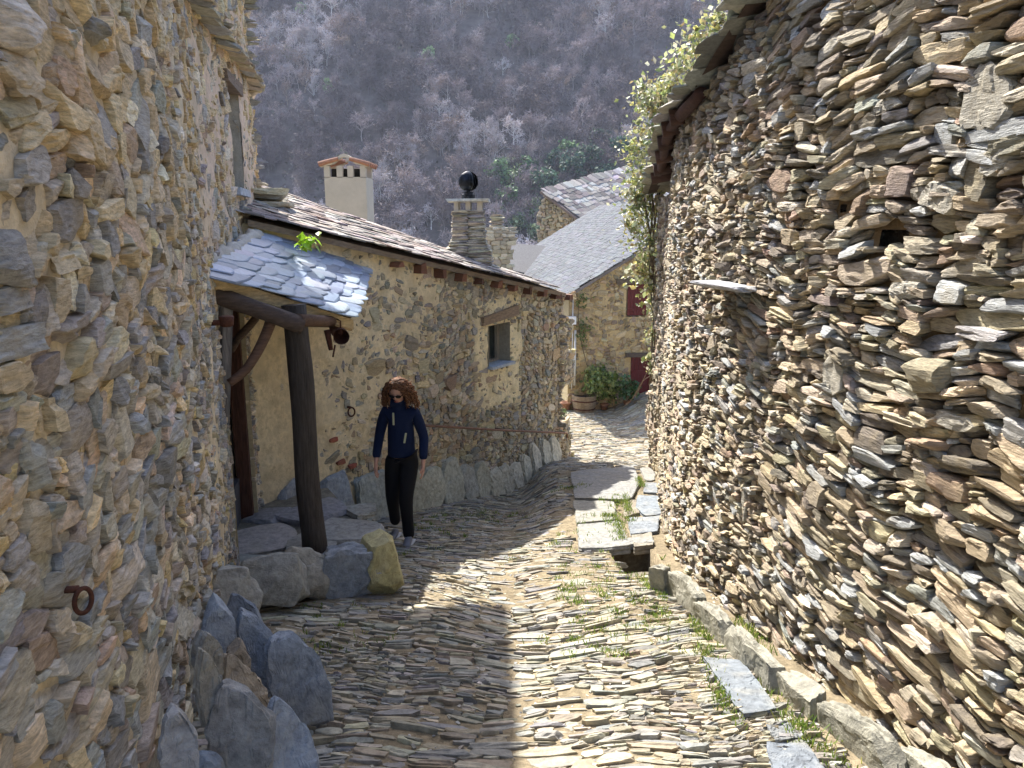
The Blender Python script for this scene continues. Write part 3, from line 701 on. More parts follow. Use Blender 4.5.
bc = P(350, 325, 6.7); bd = P(268, 285, 7.3)
mb = MB(); mb.tube([P(340, 330, 6.8) + [0, -.12, 0], P(330, 310, 7.4), P(318, 290, 8.0)], [.055, .06, .055], 12, (.13, .06, .04), wob=.05)
mb.tube([P(302, 318, 6.0) - [0, .1, 0], P(345, 322, 6.9)], .05, 12, (.12, .07, .045), wob=.05); mb.build('eave_beam', M_WOODX, porch, smooth=True)
wp0, wp1 = P(222, 304, 5.72), P(222, 424, 5.72)
mb = MB(); nx, ny = left.nrm(uy(5.75)); nn = np.array([nx, ny, 0]); 
mb.box((wp0 + wp1) / 2, [.05, -.035, 0], nn * .035, (wp0 - wp1) / 2, (.21, .19, .17), .012); mb.build('wall_post', M_WOOD, porch)
mb = MB(); pts = [P(229, 383, 5.68), P(245, 371, 5.75), P(258, 352, 5.8), P(266, 335, 5.85), P(271, 322, 5.85)]
mb.tube(smooth_path(pts, 12), np.linspace(.032, .042, 12), 10, (.13, .075, .05), wob=.06); mb.build('brace', M_WOODX, porch, smooth=True)
mb = MB(); pts = [P(231, 350, 6.6), P(238, 338, 6.7), P(243, 332, 6.75), P(256, 318, 6.9)]
mb.tube(smooth_path(pts, 10), .035, 8, (.1, .065, .045), wob=.1); mb.build('brace', M_WOODX, porch, smooth=True)
# hanging clay pot lamp at the beam end
pl = P(341, 335, 6.5); hang = empty('hanging_pot', pl, 'dark rusty pot hung open end forward under the canopy corner', 'pot')
mb = MB(); ax = unit(np.array([.25, -.95, -.15]))
pts = [pl - ax * .12, pl - ax * .05, pl, pl + ax * .05]; mb.tube(pts, [.03, .055, .062, .068], 16, (.07, .05, .04), cap=False); mb.tube([pl - ax * .119, pl - ax * .115], [.03, .03], 16)
mb.tube([pl + ax * .045, pl + ax * .055], [.07, .07], 16, (.1, .08, .06), cap=False)
mb.build('pot_body', M_RUST, hang, smooth=True)
mb = MB(); mb.tube([pl, pl + [0, 0, .12], P(335, 318, 6.6)], .007, 6); mb.tube([P(327, 330, 6.55), P(331, 350, 6.55)], [.03, .02], 8); mb.tube([P(335, 345, 6.5), P(333, 357, 6.5)], .008, 6, (.3, .03, .02)); mb.build('hanger', M_RUST, hang)

# ================================================================== RIGHT BUILDING
RP = [(1.86, -1.6), (1.8, 1.5), (1.72, 2.9), (1.6, 3.9), (1.5, 5.2), (1.47, 6.2), (1.58, 7.6), (1.86, 9.2), (1.95, 9.6)]
right = Path(RP, 1, 80); UR = right.L
ry = lambda y: u_of_y(right, y)
yr = lambda u: np.interp(u, right.d, right.p[:, 1])
EY = [-2, 1, 3, 4, 5, 6.25, 7.9, 9.5, 10.4, 11.2]; EZ = [4.0, 3.4, 2.3, 1.75, 1.3, .98, .91, .66, .53, .35]
ez = lambda y: np.interp(y, EY, EZ)
house3 = empty('stone_house', (1.9, 5, -2.7), 'dry stone house filling the right side, sunlit brown schist with a slate verge', 'house')
def pxhole(path_pts, px, py, w, h):
    best = None
    for u in np.linspace(0, UR, 600):
        x, y = right.at(u); d = abs((px - 512) / F * (CT + (384 - py) / F * ST) ** -1 - x / y) if y > .5 else 9
        if best is None or d < best[0]: best = (d, u, y)
    u, y = best[1], best[2]; z = P(px, py, float(y))[2]; return (u - w / 2, u + w / 2, z - h / 2, z + h / 2)
H1 = pxhole(None, 884, 236, .20, .08); H2 = pxhole(None, 832, 208, .05, .04)
print('holes', H1, H2)
cols_R = [(.41, .345, .24), (.33, .275, .20), (.46, .375, .245), (.22, .185, .145), (.52, .465, .36), (.31, .305, .28), (.33, .24, .165)]
def colR(c, u, v, g):
    k = g.random(len(c)) < .08; c[k] = np.array([.42, .43, .42]) * g.uniform(.8, 1.1, (k.sum(), 1)); return c
nst = 0
_, nst = stone_wall('wall', right, 1.4, UR - .03, -4.2, 2.6,
    lambda u, v: (v > gz(*right.at(u)) - .3) & (v < ez(yr(u)) - .02) & (yr(u) > .6) & (v < .36 * yr(u) + .9),
    lambda u, v: float(np.interp(v, [-3, -1, 0, 1], [.044, .044, .044, .056])) * (1.25 if u < ry(4.5) else 1.0), 5.2, cols_R, [4, 3, 3, 2.5, 2, 1.5, 1], M_R, house3, 51,
    depth=.07, prot=.015, n=6, A=.035, gap=1.04, rough=.05, lam=.03, tilt=.07, taper=.12, colf=colR, big=.05, row=.3, holes=[H1, H2], rnd=(.05, .35), cuts=8)
print('right stones', nst)
sheet('mortar', right, .4, UR, -4.4, 2.8, .04, -.062, M_MORT, house3, amp=.02, frq=8, col=(.22, .155, .085), holes=[H1, H2],
      keep=lambda u, v: (v > gz(*right.at(u)) - .35) & (v < ez(yr(u)) + .02))
# second length of wall beyond the step, and its end
r2 = Path([(2.0, 9.55), (2.06, 10.9)], 1, 2, sm=False)
stone_wall('wall', r2, 0, r2.L, -4.0, .4, lambda u, v: (v < .33), lambda u, v: .075, 2.5, cols_R, [3, 3, 3, 2, 1, 1, 2], M_R, house3, 52, depth=.08, prot=.012, n=6, gap=1.0, lam=.03)
mb = MB()
for p_, L_ in ((right, UR), (r2, r2.L)):
    us = np.linspace(0, L_, 20); a = p_.pt(us, -4.6, -.14); b = np.array([p_.pt(u, ez(p_.at(u)[1]) - .01, -.14) for u in us]); n = 20
    mb.add(np.concatenate([a, b]), [(i, i + 1, n + i + 1, n + i) for i in range(n - 1)], (.12, .10, .08))
mb.add([[2.1, 10.9, -4.5], [7, 11.4, -4.5], [7, 11.4, 1.1], [2.1, 10.9, .3]], [(0, 3, 2, 1)], (.4, .34, .25))
mb.add([[7, 11.4, -4.5], [7, -1.6, -4.5], [7, -1.6, 4.9], [7, 11.4, 1.1]], [(0, 3, 2, 1)], (.4, .34, .25))
mb.add([[2, -1.6, -4.5], [7, -1.6, -4.5], [7, -1.6, 4.9], [2, -1.6, 3.9]], [(0, 1, 2, 3)], (.4, .34, .25))
mb.build('wall_core', M_SOIL, house3)
# projecting shelf slab and long pale stones
def on_right(px, py, off=0):
    a = pxhole(None, px, py, 0, 0); return (a[0], a[2])
u, z = on_right(737, 286); nx, ny = right.nrm(u); t = np.array([ny, -nx, 0]); nn = np.array([nx, ny, 0])
flat_stones('shelf_slab', [right.pt(u, z, .05)], [t * .34], [nn * .16], [[0, 0, .018]], M_SLAB, house3, [(.5, .52, .55)], 3, n=10, rnd=(.05, .2))
BS = [(985, 100, .15, .11), (860, 160, .0, .0), (800, 58, .09, .09), (835, 372, .10, .09), (935, 195, .13, .05), (1000, 158, .09, .05), (950, 420, .16, .035), (885, 105, .13, .03), (745, 505, .05, .1), (722, 520, .05, .09), (905, 290, .11, .045)]
C = []; U_ = []; V_ = []; W_ = []
for px, py, a, b in BS:
    if a == 0: continue
    u, z = on_right(px, py); nx, ny = right.nrm(u); t = np.array([ny, -nx, 0]); nn = np.array([nx, ny, 0])
    C.append(right.pt(u, z, -.035)); U_.append(t * a + [0, 0, R.normal(0, .03)]); V_.append(np.array([0, 0, b]) + t * R.normal(0, .02)); W_.append(nn)
for i_ in range(len(C)):
    v_, f_ = slab3d(C[i_], unit(np.array(U_[i_])), unit(np.array(V_[i_])), unit(np.array(W_[i_])), rpoly(np.linalg.norm(U_[i_]), np.linalg.norm(V_[i_]), 66 + i_, 7, .2), .05, 66 + i_, n=18, cuts=4)
    mk('large_stone', v_, f_, M_R, house3, np.array((.42, .39, .32)) * R.uniform(.85, 1.15))
# roof: layered slabs along the verge
edge = [(1.78, -1.5), (1.74, 1), (1.63, 2.9), (1.5, 4), (1.41, 5.0), (1.37, 6.25), (1.47, 7.9), (1.72, 9.5), (1.83, 10.4), (1.9, 11.2)]
ed = Path(edge, 1, 60); eyy = lambda u: np.interp(u, ed.d, ed.p[:, 1])
C = []; U_ = []; V_ = []; W_ = []; g = np.random.default_rng(4)
for l in range(4):
    u = 0
    while u < ed.L:
        w = g.uniform(.2, .42); nx, ny = ed.nrm(u + w / 2); t = np.array([ny, -nx, 0]); nn = np.array([nx, ny, 0]); y = eyy(u + w / 2)
        dz = (ez(y + .1) - ez(y - .1)) / .2; t = t * 1.0 + [0, 0, -dz]; t = t * (1 if t[1] > 0 else -1)
        t = unit(np.array([-ny * -1, nx * -1, 0.])) ; t = t if t[1] > 0 else -t; t = t + [0, 0, dz]
        C.append(ed.pt(u + w / 2, ez(y) + .06 + l * .035 + g.normal(0, .006), -.22 - .06 * l + g.normal(0, .025))); U_.append(t * w * .6); V_.append(nn * .30 + [0, 0, -.03]); W_.append([0, 0, .014 * g.uniform(.8, 1.4)]); u += w
vg = flat_stones('roof', C, U_, V_, W_, M_SLATED, house3, [(.36, .35, .28), (.30, .30, .26), (.42, .40, .32), (.25, .26, .24)], 9, n=5, rnd=(.05, .25))
mb = MB(); us = np.linspace(0, ed.L, 24); a = np.array([ed.pt(u, ez(eyy(u)) + .02, -.02) for u in us]); b = a + np.array([5.6, 0, .9]); n = 24
mb.add(np.concatenate([a, b]), [(i, i + 1, n + i + 1, n + i) for i in range(n - 1)], (.09, .06, .045)); mb.build('roof_deck', M_WOODX, vg)
mb = MB()
for (pa, pb, ya, yb, r) in ((668, 690, 8.9, 8.2, .08), (675, 712, 8.6, 7.0, .07)):
    pass
for k, yy in enumerate((7.2, 7.8, 8.4, 9.0, 9.6, 10.1)):
    u = u_of_y(ed, yy); q = ed.pt(u, ez(yy) - .05, .02); mb.tube([q, q + np.array([.5, -.06, .1])], [.075, .08], 10, np.array((.085, .04, .025)) * g.uniform(.6, 1.2), wob=.06, seed=k)
us = np.linspace(u_of_y(ed, 6.2), u_of_y(ed, 9.8), 16); mb.tube([ed.pt(u, ez(eyy(u)) - .04, -.06) for u in us], .05, 10, (.07, .03, .02), wob=.15)
mb.build('roof_beams', M_WOODX, vg, smooth=True)
# ================================================================== FAR HOUSES
fh = Path([(.2, 17.86), (9.2, 18.98)], -1, 2, sm=False)   # gable wall of the slate house (faces the street)
def uvF(px, py, off=0):
    dx = (px - 512) / F; dy = (384 - py) / F; d = np.array([dx, CT + dy * ST, -ST + dy * CT])
    nx, ny = fh.nrm(0.); n = np.array([nx, ny, 0]); p0 = np.array([*fh.p[0], 0]) + n * off; t = np.dot(p0, n) / np.dot(d, n); q = d * t
    return np.dot(q[:2] - fh.p[0], fh.t[0]), q[2]
if fh.nrm(0.)[1] > 0: fh.side *= -1
TF = np.array([*fh.t[0], 0]); NF = np.array([*[float(a) for a in fh.nrm(0.)], 0])
house4 = empty('stone_house', (3.5, 18.4, -4.3), 'ochre stone house with pale slate gable roof and red shutters at the street end', 'house')
ue, ze = uvF(570, 291); uk = ue + 3.6; SL = .60; zk = ze + SL * 3.6
zTf = lambda u: zk - SL * np.abs(u - uk)
sa, sb = uvF(627, 316), uvF(648, 284); SH = (sa[0], sb[0], sa[1], sb[1])
da, db = uvF(630, 392), uvF(652, 357); DR = (da[0], db[0], -4.6, db[1])
cols_F = [(.30, .22, .12), (.38, .30, .18), (.22, .18, .13), (.44, .36, .22), (.27, .2, .14)]
stone_wall('wall', fh, ue, ue + 7.2, -5, zk, lambda u, v: (v < zTf(u) - .05) & (u > ue) & (v < .2) & (u < ue + 5.5) & (v > -4.9) & (np.random.default_rng(2).random(len(u)) < .95),
    lambda u, v: .11, 2.0, cols_F, [2, 3, 1.5, 2, 1], M_B, house4, 61, depth=.05, prot=.012, n=4, A=.06, gap=.9, holes=[SH, DR], rough=.08, lam=.03, rnd=(.4, .8))
sheet('mortar', fh, ue, ue + 7.2, -5.2, zk, .08, lambda u, v: -.018 + 0 * u, M_MORT, house4, amp=.03, frq=6, col=(.50, .38, .20), holes=[SH, DR], keep=lambda u, v: (v < zTf(u) - .02))
mb = MB(); g0, g1, gk = fh.pt(ue, 0, -.1), fh.pt(ue + 7.2, 0, -.1), fh.pt(uk, 0, -.1)
BKD = np.array([-1.5, 12.2, 0])
for s_, off in ((0, -.1),):
    mb.add([g0 + [0, 0, -5.3], g1 + [0, 0, -5.3], g1 + [0, 0, ze], gk + [0, 0, zk - .1], g0 + [0, 0, ze - .05]], [(0, 1, 2, 3, 4)], (.42, .34, .2))
mb.add([g0 + [0, 0, -5.3], g0 + BKD + [0, 0, -5.3], g0 + BKD + [0, 0, ze - .05], g0 + [0, 0, ze - .05]], [(0, 1, 2, 3)], (.42, .34, .2))
mb.add([g1 + [0, 0, -5.3], g1 + BKD + [0, 0, -5.3], g1 + BKD + [0, 0, ze], g1 + [0, 0, ze]], [(0, 3, 2, 1)], (.42, .34, .2))
mb.add([g0 + BKD + [0, 0, -5.3], g1 + BKD + [0, 0, -5.3], g1 + BKD + [0, 0, ze], gk + BKD + [0, 0, zk - .1], g0 + BKD + [0, 0, ze]], [(4, 3, 2, 1, 0)], (.42, .34, .2))
reveals(fh, SH, .12, (.4, .32, .2)); reveals(fh, DR, .14, (.4, .32, .2)); mb.build('wall_core', M_MORT, house4)
# roof slopes
Sd = unit(-TF * 1.0 + np.array([0, 0, -SL])); Tt = unit(BKD); LN = np.linalg.norm(BKD)
O = fh.pt(uk, zk, .12); rl = 3.6 / unit(TF * 1 + np.array([0, 0, SL]))[:2] .dot(TF[:2]) + .2
nrow = int(rl / .13) + 1
rf4 = slate_roof('roof', O, Sd, Tt, nrow, lambda k: LN + .2, M_SLATED, house4, [(.10, .107, .118), (.115, .122, .134), (.09, .095, .105)], 71, sl=.13, sw=.22, th=.009, irr=.25, n=2, tilt=.04, rnd=(.0, .1), jit=.07)
Sd2 = unit(TF * 1.0 + np.array([0, 0, -SL]))
mb = MB()
for Sx in (Sd, Sd2):
    a = [O, O + Sx * rl, O + Sx * rl + BKD, O + BKD]; Nn = np.cross(Sx, Tt); Nn = Nn if Nn[2] > 0 else -Nn
    v = [p - Nn * .03 for p in a] + [p - Nn * .10 for p in a]
    mb.add(v, [(0, 1, 2, 3), (7, 6, 5, 4), (0, 4, 5, 1), (1, 5, 6, 2), (2, 6, 7, 3), (3, 7, 4, 0)], (.22, .2, .2))
mb.build('roof_deck', M_SLATED, rf4)
# shutters and door
a, b, c, d = SH
sh = MB()
for k in (0, 1):
    x0 = a + (b - a) * (.5 * k); x1 = x0 + (b - a) * .5
    for j in range(3):
        uu = x0 + (x1 - x0) * (j + .5) / 3; sh.box(fh.pt(uu, (c + d) / 2, -.03), TF * ((x1 - x0) / 6 - .003), NF * .015, [0, 0, (d - c) / 2 - .01])
    for zz in (c + .15, d - .15): sh.box(fh.pt((x0 + x1) / 2, zz, -.01), TF * (x1 - x0) * .47, NF * .012, [0, 0, .03])
wn4 = sh.build('window_shutter', M_PAINT, house4)
mb = MB(); mb.box(fh.pt((a + b) / 2 - .12, d + .07, .03), TF * ((b - a) / 2 + .18), NF * .06, [0, 0, .055], (.12, .09, .06), .008); mb.build('lintel', M_WOODX, wn4)
a, b, c, d = DR; mb = MB()
for j in range(5):
    uu = a + (b - a) * (j + .5) / 5; mb.box(fh.pt(uu, (-4.5 + d) / 2, -.06), TF * ((b - a) / 10 - .003), NF * .015, [0, 0, (d + 4.5) / 2])
mb.box(fh.pt((a + b) / 2, -3.6, -.04), TF * (b - a) * .45, NF * .012, [0, 0, .05]); dr4 = mb.build('door', M_PAINT, house4)
mb = MB(); mb.box(fh.pt((a + b) / 2, d + .06, .03), TF * ((b - a) / 2 + .14), NF * .06, [0, 0, .05], (.10, .075, .055), .008); mb.build('lintel', M_WOODX, dr4)
mb = MB(); u, z = uvF(575, 330); u2, z2 = uvF(573, 385)
mb.tube([fh.pt(u, z, .05), fh.pt(u, z2, .05)], .025, 8); mb.tube([fh.pt(u - .07, ze, .06), fh.pt(u - .07, z2 - .1, .06)], .012, 6)
mb.build('downpipe', simple('white_pvc', (.6, .6, .58), .5), house4, smooth=True)
mb = MB(); u, z = uvF(571, 320); mb.box(fh.pt(u, z, .07), TF * .10, NF * .06, [0, 0, .09]); mb.build('meter_box', simple('white_plastic', (.75, .76, .78), .4), house4)
mb = MB(); u, z = uvF(566, 320); mb.box(fh.pt(u, z, .05), TF * .03, NF * .04, [0, 0, .1]); mb.build('cable_box', simple('grey_plastic', (.3, .3, .3), .5), house4)

# second far house (brown slates) and small roofs in the gap
def gable_house(name, loc, label, c0, c1, zb, ztop, roofpts, seed, wcols=((.34, .27, .17), (.27, .22, .15), (.4, .33, .21)), rcols=((.34, .29, .26), (.42, .38, .34), (.27, .23, .21))):
    h = empty(name, loc, label, 'house'); return h
h5 = empty('stone_house', P(570, 240, 34), 'small brown roofed stone house standing farthest back, above the pale slate roof', 'house')
a0 = P(544, 192, 34); a1 = P(590, 224, 33); 
pz = Path([a0[:2], P(640, 240, 31.5)[:2]], -1, 2, sm=False)
if pz.nrm(0.)[1] > 0: pz.side *= -1
def topz5(u):
    return a0[2] + .0 - np.maximum(0, u) * (a0[2] - a1[2]) / 1.95
stone_wall('wall', pz, 0, 4.2, -5, a0[2], lambda u, v: (v < topz5(u) - .02) & (v > -3.5), lambda u, v: .16, 2.0, [(.34, .27, .17), (.27, .22, .15), (.4, .33, .21)], [1, 1, 1], M_B, h5, 81, depth=.08, prot=.02, n=3, gap=.9, lam=.02)
mb = MB(); q = pz.pt(0, 0, -.1); q2 = pz.pt(4.4, 0, -.1); bk = np.array([1.6, 6, 0])
mb.add([q + [0, 0, -7], q2 + [0, 0, -7], q2 + [0, 0, float(topz5(4.4))], q + [0, 0, a0[2]]], [(0, 1, 2, 3)], (.36, .3, .19))
mb.add([q + [0, 0, -7], q + [0, 0, a0[2]], q + bk + [0, 0, a0[2] - .4], q + bk + [0, 0, -7]], [(0, 1, 2, 3)], (.36, .3, .19)); mb.build('wall_core', M_MORT, h5)
# roof: plane through left verge top, falling to the right-front
p0 = a0 + np.array([-.15, -.25, .06]); pR = P(640, 183, 38.5); pF = P(588, 226, 32.6)
Sx = unit(pF - p0); Tx = pR - p0; Tx = unit(Tx - Sx * np.dot(Tx, Sx))
slate_roof('roof', p0, Sx, Tx, 22, lambda k: 7.5, M_SLATED, h5, [(.21, .18, .16), (.30, .27, .24), (.16, .14, .13), (.33, .31, .29)], 83, sl=.26, sw=.34, th=.016, irr=1.2, n=3, start=lambda k: 0.25)
Nn = np.cross(Sx, Tx); Nn = Nn if Nn[2] > 0 else -Nn
mb = MB(); a = [p0, p0 + Sx * 6, p0 + Sx * 6 + Tx * 7.5, p0 + Tx * 7.5]; v = [p - Nn * .02 for p in a] + [p - Nn * .12 for p in a]
mb.add(v, [(0, 1, 2, 3), (7, 6, 5, 4), (0, 4, 5, 1), (1, 5, 6, 2), (2, 6, 7, 3), (3, 7, 4, 0)], (.16, .12, .1)); mb.build('roof_boards', M_WOODX, h5)

h6 = empty('stone_chimney', P(498, 262, 24), 'squat ochre stone chimney with a small stacked top, right of the cowled chimney', 'chimney')
b6 = P(498, 250, 24); C = []; U_ = []; V_ = []; W_ = []; g = np.random.default_rng(5)
zt = P(498, 230, 24)[2]; z = zt - 4; 
mb = MB(); mb.box([b6[0], b6[1], zt - 2.2], [.33, 0, 0], [0, .4, 0], [0, 0, 2.2], (.42, .33, .2)); mb.build('chimney_core', M_MORT, h6)
z = zt - 1.6
while z < zt:
    h = g.uniform(.08, .14); x = -.36
    while x < .34:
        w = g.uniform(.14, .3); C.append([b6[0] + x + w / 2, b6[1] - .4, z + h / 2]); U_.append([w / 2, 0, 0]); V_.append([0, 0, h / 2]); W_.append([0, .06, 0]); x += w
    z += h
for i in range(7): C.append([b6[0] - .02 + g.normal(0, .01), b6[1], zt + .05 + i * .065]); U_.append([.17 + .05 * (i % 2), 0, 0]); V_.append([0, 0, .032]); W_.append([0, .17, 0])
flat_stones('stonework', C, U_, V_, W_, M_B, h6, [(.42, .34, .22), (.34, .27, .18), (.48, .4, .28)], 15, n=3)
h7 = empty('outbuilding', P(522, 262, 26), 'low outbuilding showing only a small smooth grey roof beside the squat chimney', 'shed')
mb = MB(); r0, r1, r2_, r3 = P(502, 268, 24.5), P(509, 243, 27), P(548, 246, 28.5), P(535, 275, 25)
mb.add([r0, r1, r2_, r3] + [p - [0, 0, .12] for p in (r0, r1, r2_, r3)], [(3, 2, 1, 0), (4, 5, 6, 7), (0, 1, 5, 4), (1, 2, 6, 5), (2, 3, 7, 6), (3, 0, 4, 7)], (.15, .145, .14)); mb.build("roof", M_SLATED, h7)
mb = MB(); q = [p - [0, 0, .13] for p in (r0, r1, r2_, r3)]; w_ = [p - [0, 0, 4] for p in q]
mb.add(q + w_, [(0, 1, 5, 4), (1, 2, 6, 5), (2, 3, 7, 6), (3, 0, 4, 7)], (.36, .3, .2)); mb.build('wall', M_MORT, h7)

# ================================================================== GROUND / STREET
def grid_mesh(name, xs, ys, zf, mat, col, kind='structure', parent=None, keep=None, smooth=True):
    a, b = np.meshgrid(xs, ys, indexing='ij'); z = zf(a, b); V = np.stack([a.ravel(), b.ravel(), z.ravel()], 1); nx, ny = len(xs), len(ys)
    i, j = np.meshgrid(np.arange(nx - 1), np.arange(ny - 1), indexing='ij'); i, j = i.ravel(), j.ravel()
    Fc = np.stack([i * ny + j, (i + 1) * ny + j, (i + 1) * ny + j + 1, i * ny + j + 1], 1)
    if keep is not None: Fc = Fc[keep(xs[i], ys[j])]
    o = mk(name, V, Fc, mat, parent, col(V) if callable(col) else np.array(col, float), smooth); tag(o, kind=kind); return o
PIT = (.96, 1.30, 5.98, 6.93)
def soilz(x, y):
    q = np.stack([x * 9, y * 9, 0 * x], -1)
    z = gz(x, y) + .002 + .014 * fbm(q, 3, 4)
    return z - .42 * ((x > PIT[0]) & (x < PIT[1]) & (y > PIT[2]) & (y < PIT[3]))
soilc = lambda V: np.array([.25, .205, .135]) * (1 + .25 * fbm(V * 2.5, 3, 8)[:, None]) * (1 - .85 * ((V[:, 0] > PIT[0] + .03) & (V[:, 0] < PIT[1]) & (V[:, 1] > PIT[2]) & (V[:, 1] < PIT[3] + .02)))[:, None] ** 1  # pit soil is painted near black to stand in for its shade
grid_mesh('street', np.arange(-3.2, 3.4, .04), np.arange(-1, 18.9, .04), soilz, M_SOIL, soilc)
fr = lambda x, y: ((x < -3.2 + .2) | (x > 3.2) | (y < -.9) | (y > 18.7))
grid_mesh('ground', np.concatenate([np.linspace(-120, -6, 30), np.arange(-5, 7, .4), np.linspace(8, 120, 30)]), np.concatenate([np.arange(-40, 0, 4.), np.arange(0, 40, .8), np.arange(40, 125, 4.)]),
    lambda x, y: gz(x, np.maximum(y, -30)) - .12 - 0.5 * (np.abs(x) < 3.0) * (y < 18.6) * (y > -.8), M_SOIL, (.16, .14, .10))
# cobbles: schist set on edge in courses across the street
c = pack(-2.3, 3.4, 1.2, 18.4, lambda u, v: (.038 if v < 5 else .045 if v < 12 else .06) * (1 + .45 * math.sin(u * 2.3 + 1.7 * v) * math.sin(1.9 * v - u)), 6.5, 101, .25, .15)
X, Y = warp(c[:, 0], c[:, 1], .05, 4)
def skew(X, Y): return Y + .16 * np.minimum(np.abs(X - (.0)), 1.5) * sstep(2, 6, Y) + .05 * np.sin(X * 3 + Y)
Ys = skew(X, Y)
lx = np.interp(Ys, left.p[:, 1], left.p[:, 0]); rx = np.interp(Ys, right.p[:, 1], right.p[:, 0])
hy = (Ys - A0[1]) / DB[1] * DB[0] + A0[0]
lx = np.where(Ys > 7.1, hy, lx); lx = np.where(Ys > 12.7, -1.5, lx); rx = np.where(Ys > 11, 3.3, rx)
ingut = (np.abs(X - (0.0 - .02 * (Ys - 4))) < .04 + .015 * np.sin(Ys * 5)) & (Ys < 6.3)
rk = rx - np.where(Ys < 6.95, .30, 0)
k = (X > lx - .05) & (X < rk) & ~((X > .5) & (Ys > 6.85) & (Ys < 10.65) & (X > .52 + .07 * (Ys - 6.9))) & ~((X > PIT[0] - .08) & (X < PIT[1] + .1) & (Ys > PIT[2] - .05) & (Ys < PIT[3] + .05)) & ~ingut
k &= ~((Ys > 5.1) & (Ys < 7.3) & (X < -1.25))
gg = np.random.default_rng(5); k &= gg.random(len(X)) < np.where(Ys < 6, .97 - .22 * (fbm(np.stack([X * 2, Ys * 2, 0 * X], -1), 2, 21) > .12), .97)
c, X, Y, Ys = c[k], X[k], Y[k], Ys[k]; N = len(X)
Xr, Yr = warp(c[:, 0] + c[:, 2], c[:, 1], .05, 4); Xl, Yl = warp(c[:, 0] - c[:, 2], c[:, 1], .05, 4); Yr, Yl = skew(Xr, Yr), skew(Xl, Yl)
za = lambda x, y: np.stack([x, y, gz(x, y)], -1)
Uv = (za(Xr, Yr) - za(Xl, Yl)) / 2 * .97
e_ = .03; nz = np.stack([-(gz(X + e_, Ys) - gz(X - e_, Ys)) / (2 * e_), -(gz(X, Ys + e_) - gz(X, Ys - e_)) / (2 * e_), np.ones(N)], -1); nz /= np.linalg.norm(nz, axis=1)[:, None]
Vd = np.cross(nz, Uv); Vd /= np.linalg.norm(Vd, axis=1)[:, None]
nz2 = nz + Vd * (gg.normal(-.14, .09, N))[:, None] + gg.normal(0, .05, (N, 3))
Vv = Vd * (c[:, 3] * 1.0)[:, None]
hgt = .035
cen = za(X, Ys) + nz * (gg.normal(.006, .006, N) - hgt * .6 + np.where(Ys < 5, .006, 0))[:, None]
v, f, M_ = stones(cen, Uv, Vv, nz2 * hgt, n=5, rnd=(.0, .3), cuts=6, cutd=(.75, 1.15), rough=.055, lam=0, seed=77, face=.6)
cc = palette(N, [(.26, .25, .215), (.32, .295, .225), (.20, .20, .19), (.36, .315, .215), (.27, .225, .155), (.41, .37, .27)], [4, 4, 3, 2.5, 2, 1], .16, 3)
print('cobbles', N)
tag(mk('street_cobbles', v, f, M_ROAD, None, np.repeat(cc, M_, 0)), kind='structure')

def flat_slab(name, pxs, e, th, mat, label=None, cat=None, group=None, col=(.4, .4, .38), pts=None, seed=0, kind=None, parent=None, dz=.0):
    if pts is None: pts = [G(a, b, e) for a, b in pxs]
    pts = np.array(pts, float); cen = pts.mean(0)
    A_ = np.c_[pts[:, :2] - cen[:2], np.ones(len(pts))]; s = np.linalg.lstsq(A_, pts[:, 2] - cen[2], rcond=None)[0]
    U = unit(np.array([1, 0, s[0]])); W = unit(np.cross(U, [0, 1, s[1]])); V = np.cross(W, U)
    poly = np.stack([(pts - cen) @ U, (pts - cen) @ V], 1); ar = np.sum(poly[:, 0] * np.roll(poly[:, 1], -1) - poly[:, 1] * np.roll(poly[:, 0], -1))
    if ar < 0: poly = poly[::-1]
    v, f = slab3d(cen - W * th / 2 + W * dz, U, V, W, poly, th / 2, seed, n=24, bev=.025, rough=.006, lamin=.006)
    o = mk(name, v, f, mat, parent, np.array(col, float) * .56, org=cen if parent is None else None)
    return tag(o, label, cat, group, kind)
# raised flagstones
FS = [([(571, 472), (597, 468), (634, 466), (640, 481), (631, 499), (575, 498)], .055, (.42, .42, .40), 'large five sided flagstone at the far left of the raised paving, half in shadow'),
      ([(573, 500), (614, 501), (618, 518), (577, 522)], .05, (.46, .45, .39), 'long pale flagstone in the middle of the left column of the raised paving'),
      ([(578, 525), (620, 520), (631, 545), (579, 548)], .05, (.44, .44, .41), 'square pale flagstone at the near left corner of the raised paving, above the drain'),
      ([(623, 502), (636, 499), (640, 513), (624, 516)], .03, (.42, .36, .27), 'small tan flagstone between mossy joints in the middle of the raised paving'),
      ([(638, 494), (660, 496), (665, 513), (645, 515), (636, 507)], .04, (.33, .38, .43), 'rounded blue grey flagstone touching the dry stone wall'),
      ([(628, 518), (660, 515), (657, 530), (631, 533)], .045, (.35, .39, .43), 'blue grey flagstone just short of the drain'),
      ([(632, 535), (652, 532), (653, 545), (634, 546)], .045, (.42, .38, .30), 'small brown flagstone behind the drain opening'),
      ([(640, 468), (655, 466), (655, 480), (645, 480)], .03, (.44, .43, .39), 'pale flagstone at the far end of the raised paving by the wall corner'),
      ([(645, 482), (657, 482), (658, 493), (643, 492)], .03, (.34, .37, .40), 'narrow blue grey flagstone below the wall corner stones')]
for i, (q, e, c_, lb) in enumerate(FS): flat_slab('flagstone', q, e, .09, M_SLAB, lb, 'flagstone', 'flagstones of the raised paving', c_, seed=i)
a, b = G(608, 548, .02), G(652, 543, .03); 
flat_slab('drain_lintel', None, 0, .05, M_SLAB, 'thin pale slab bridging the black drain opening', 'slab', None, (.5, .5, .46), pts=[a + [0.0, -.02, .02], b + [0.02, -.02, .02], b + [.02, .13, .02], a + [0, .13, .02]], seed=33)
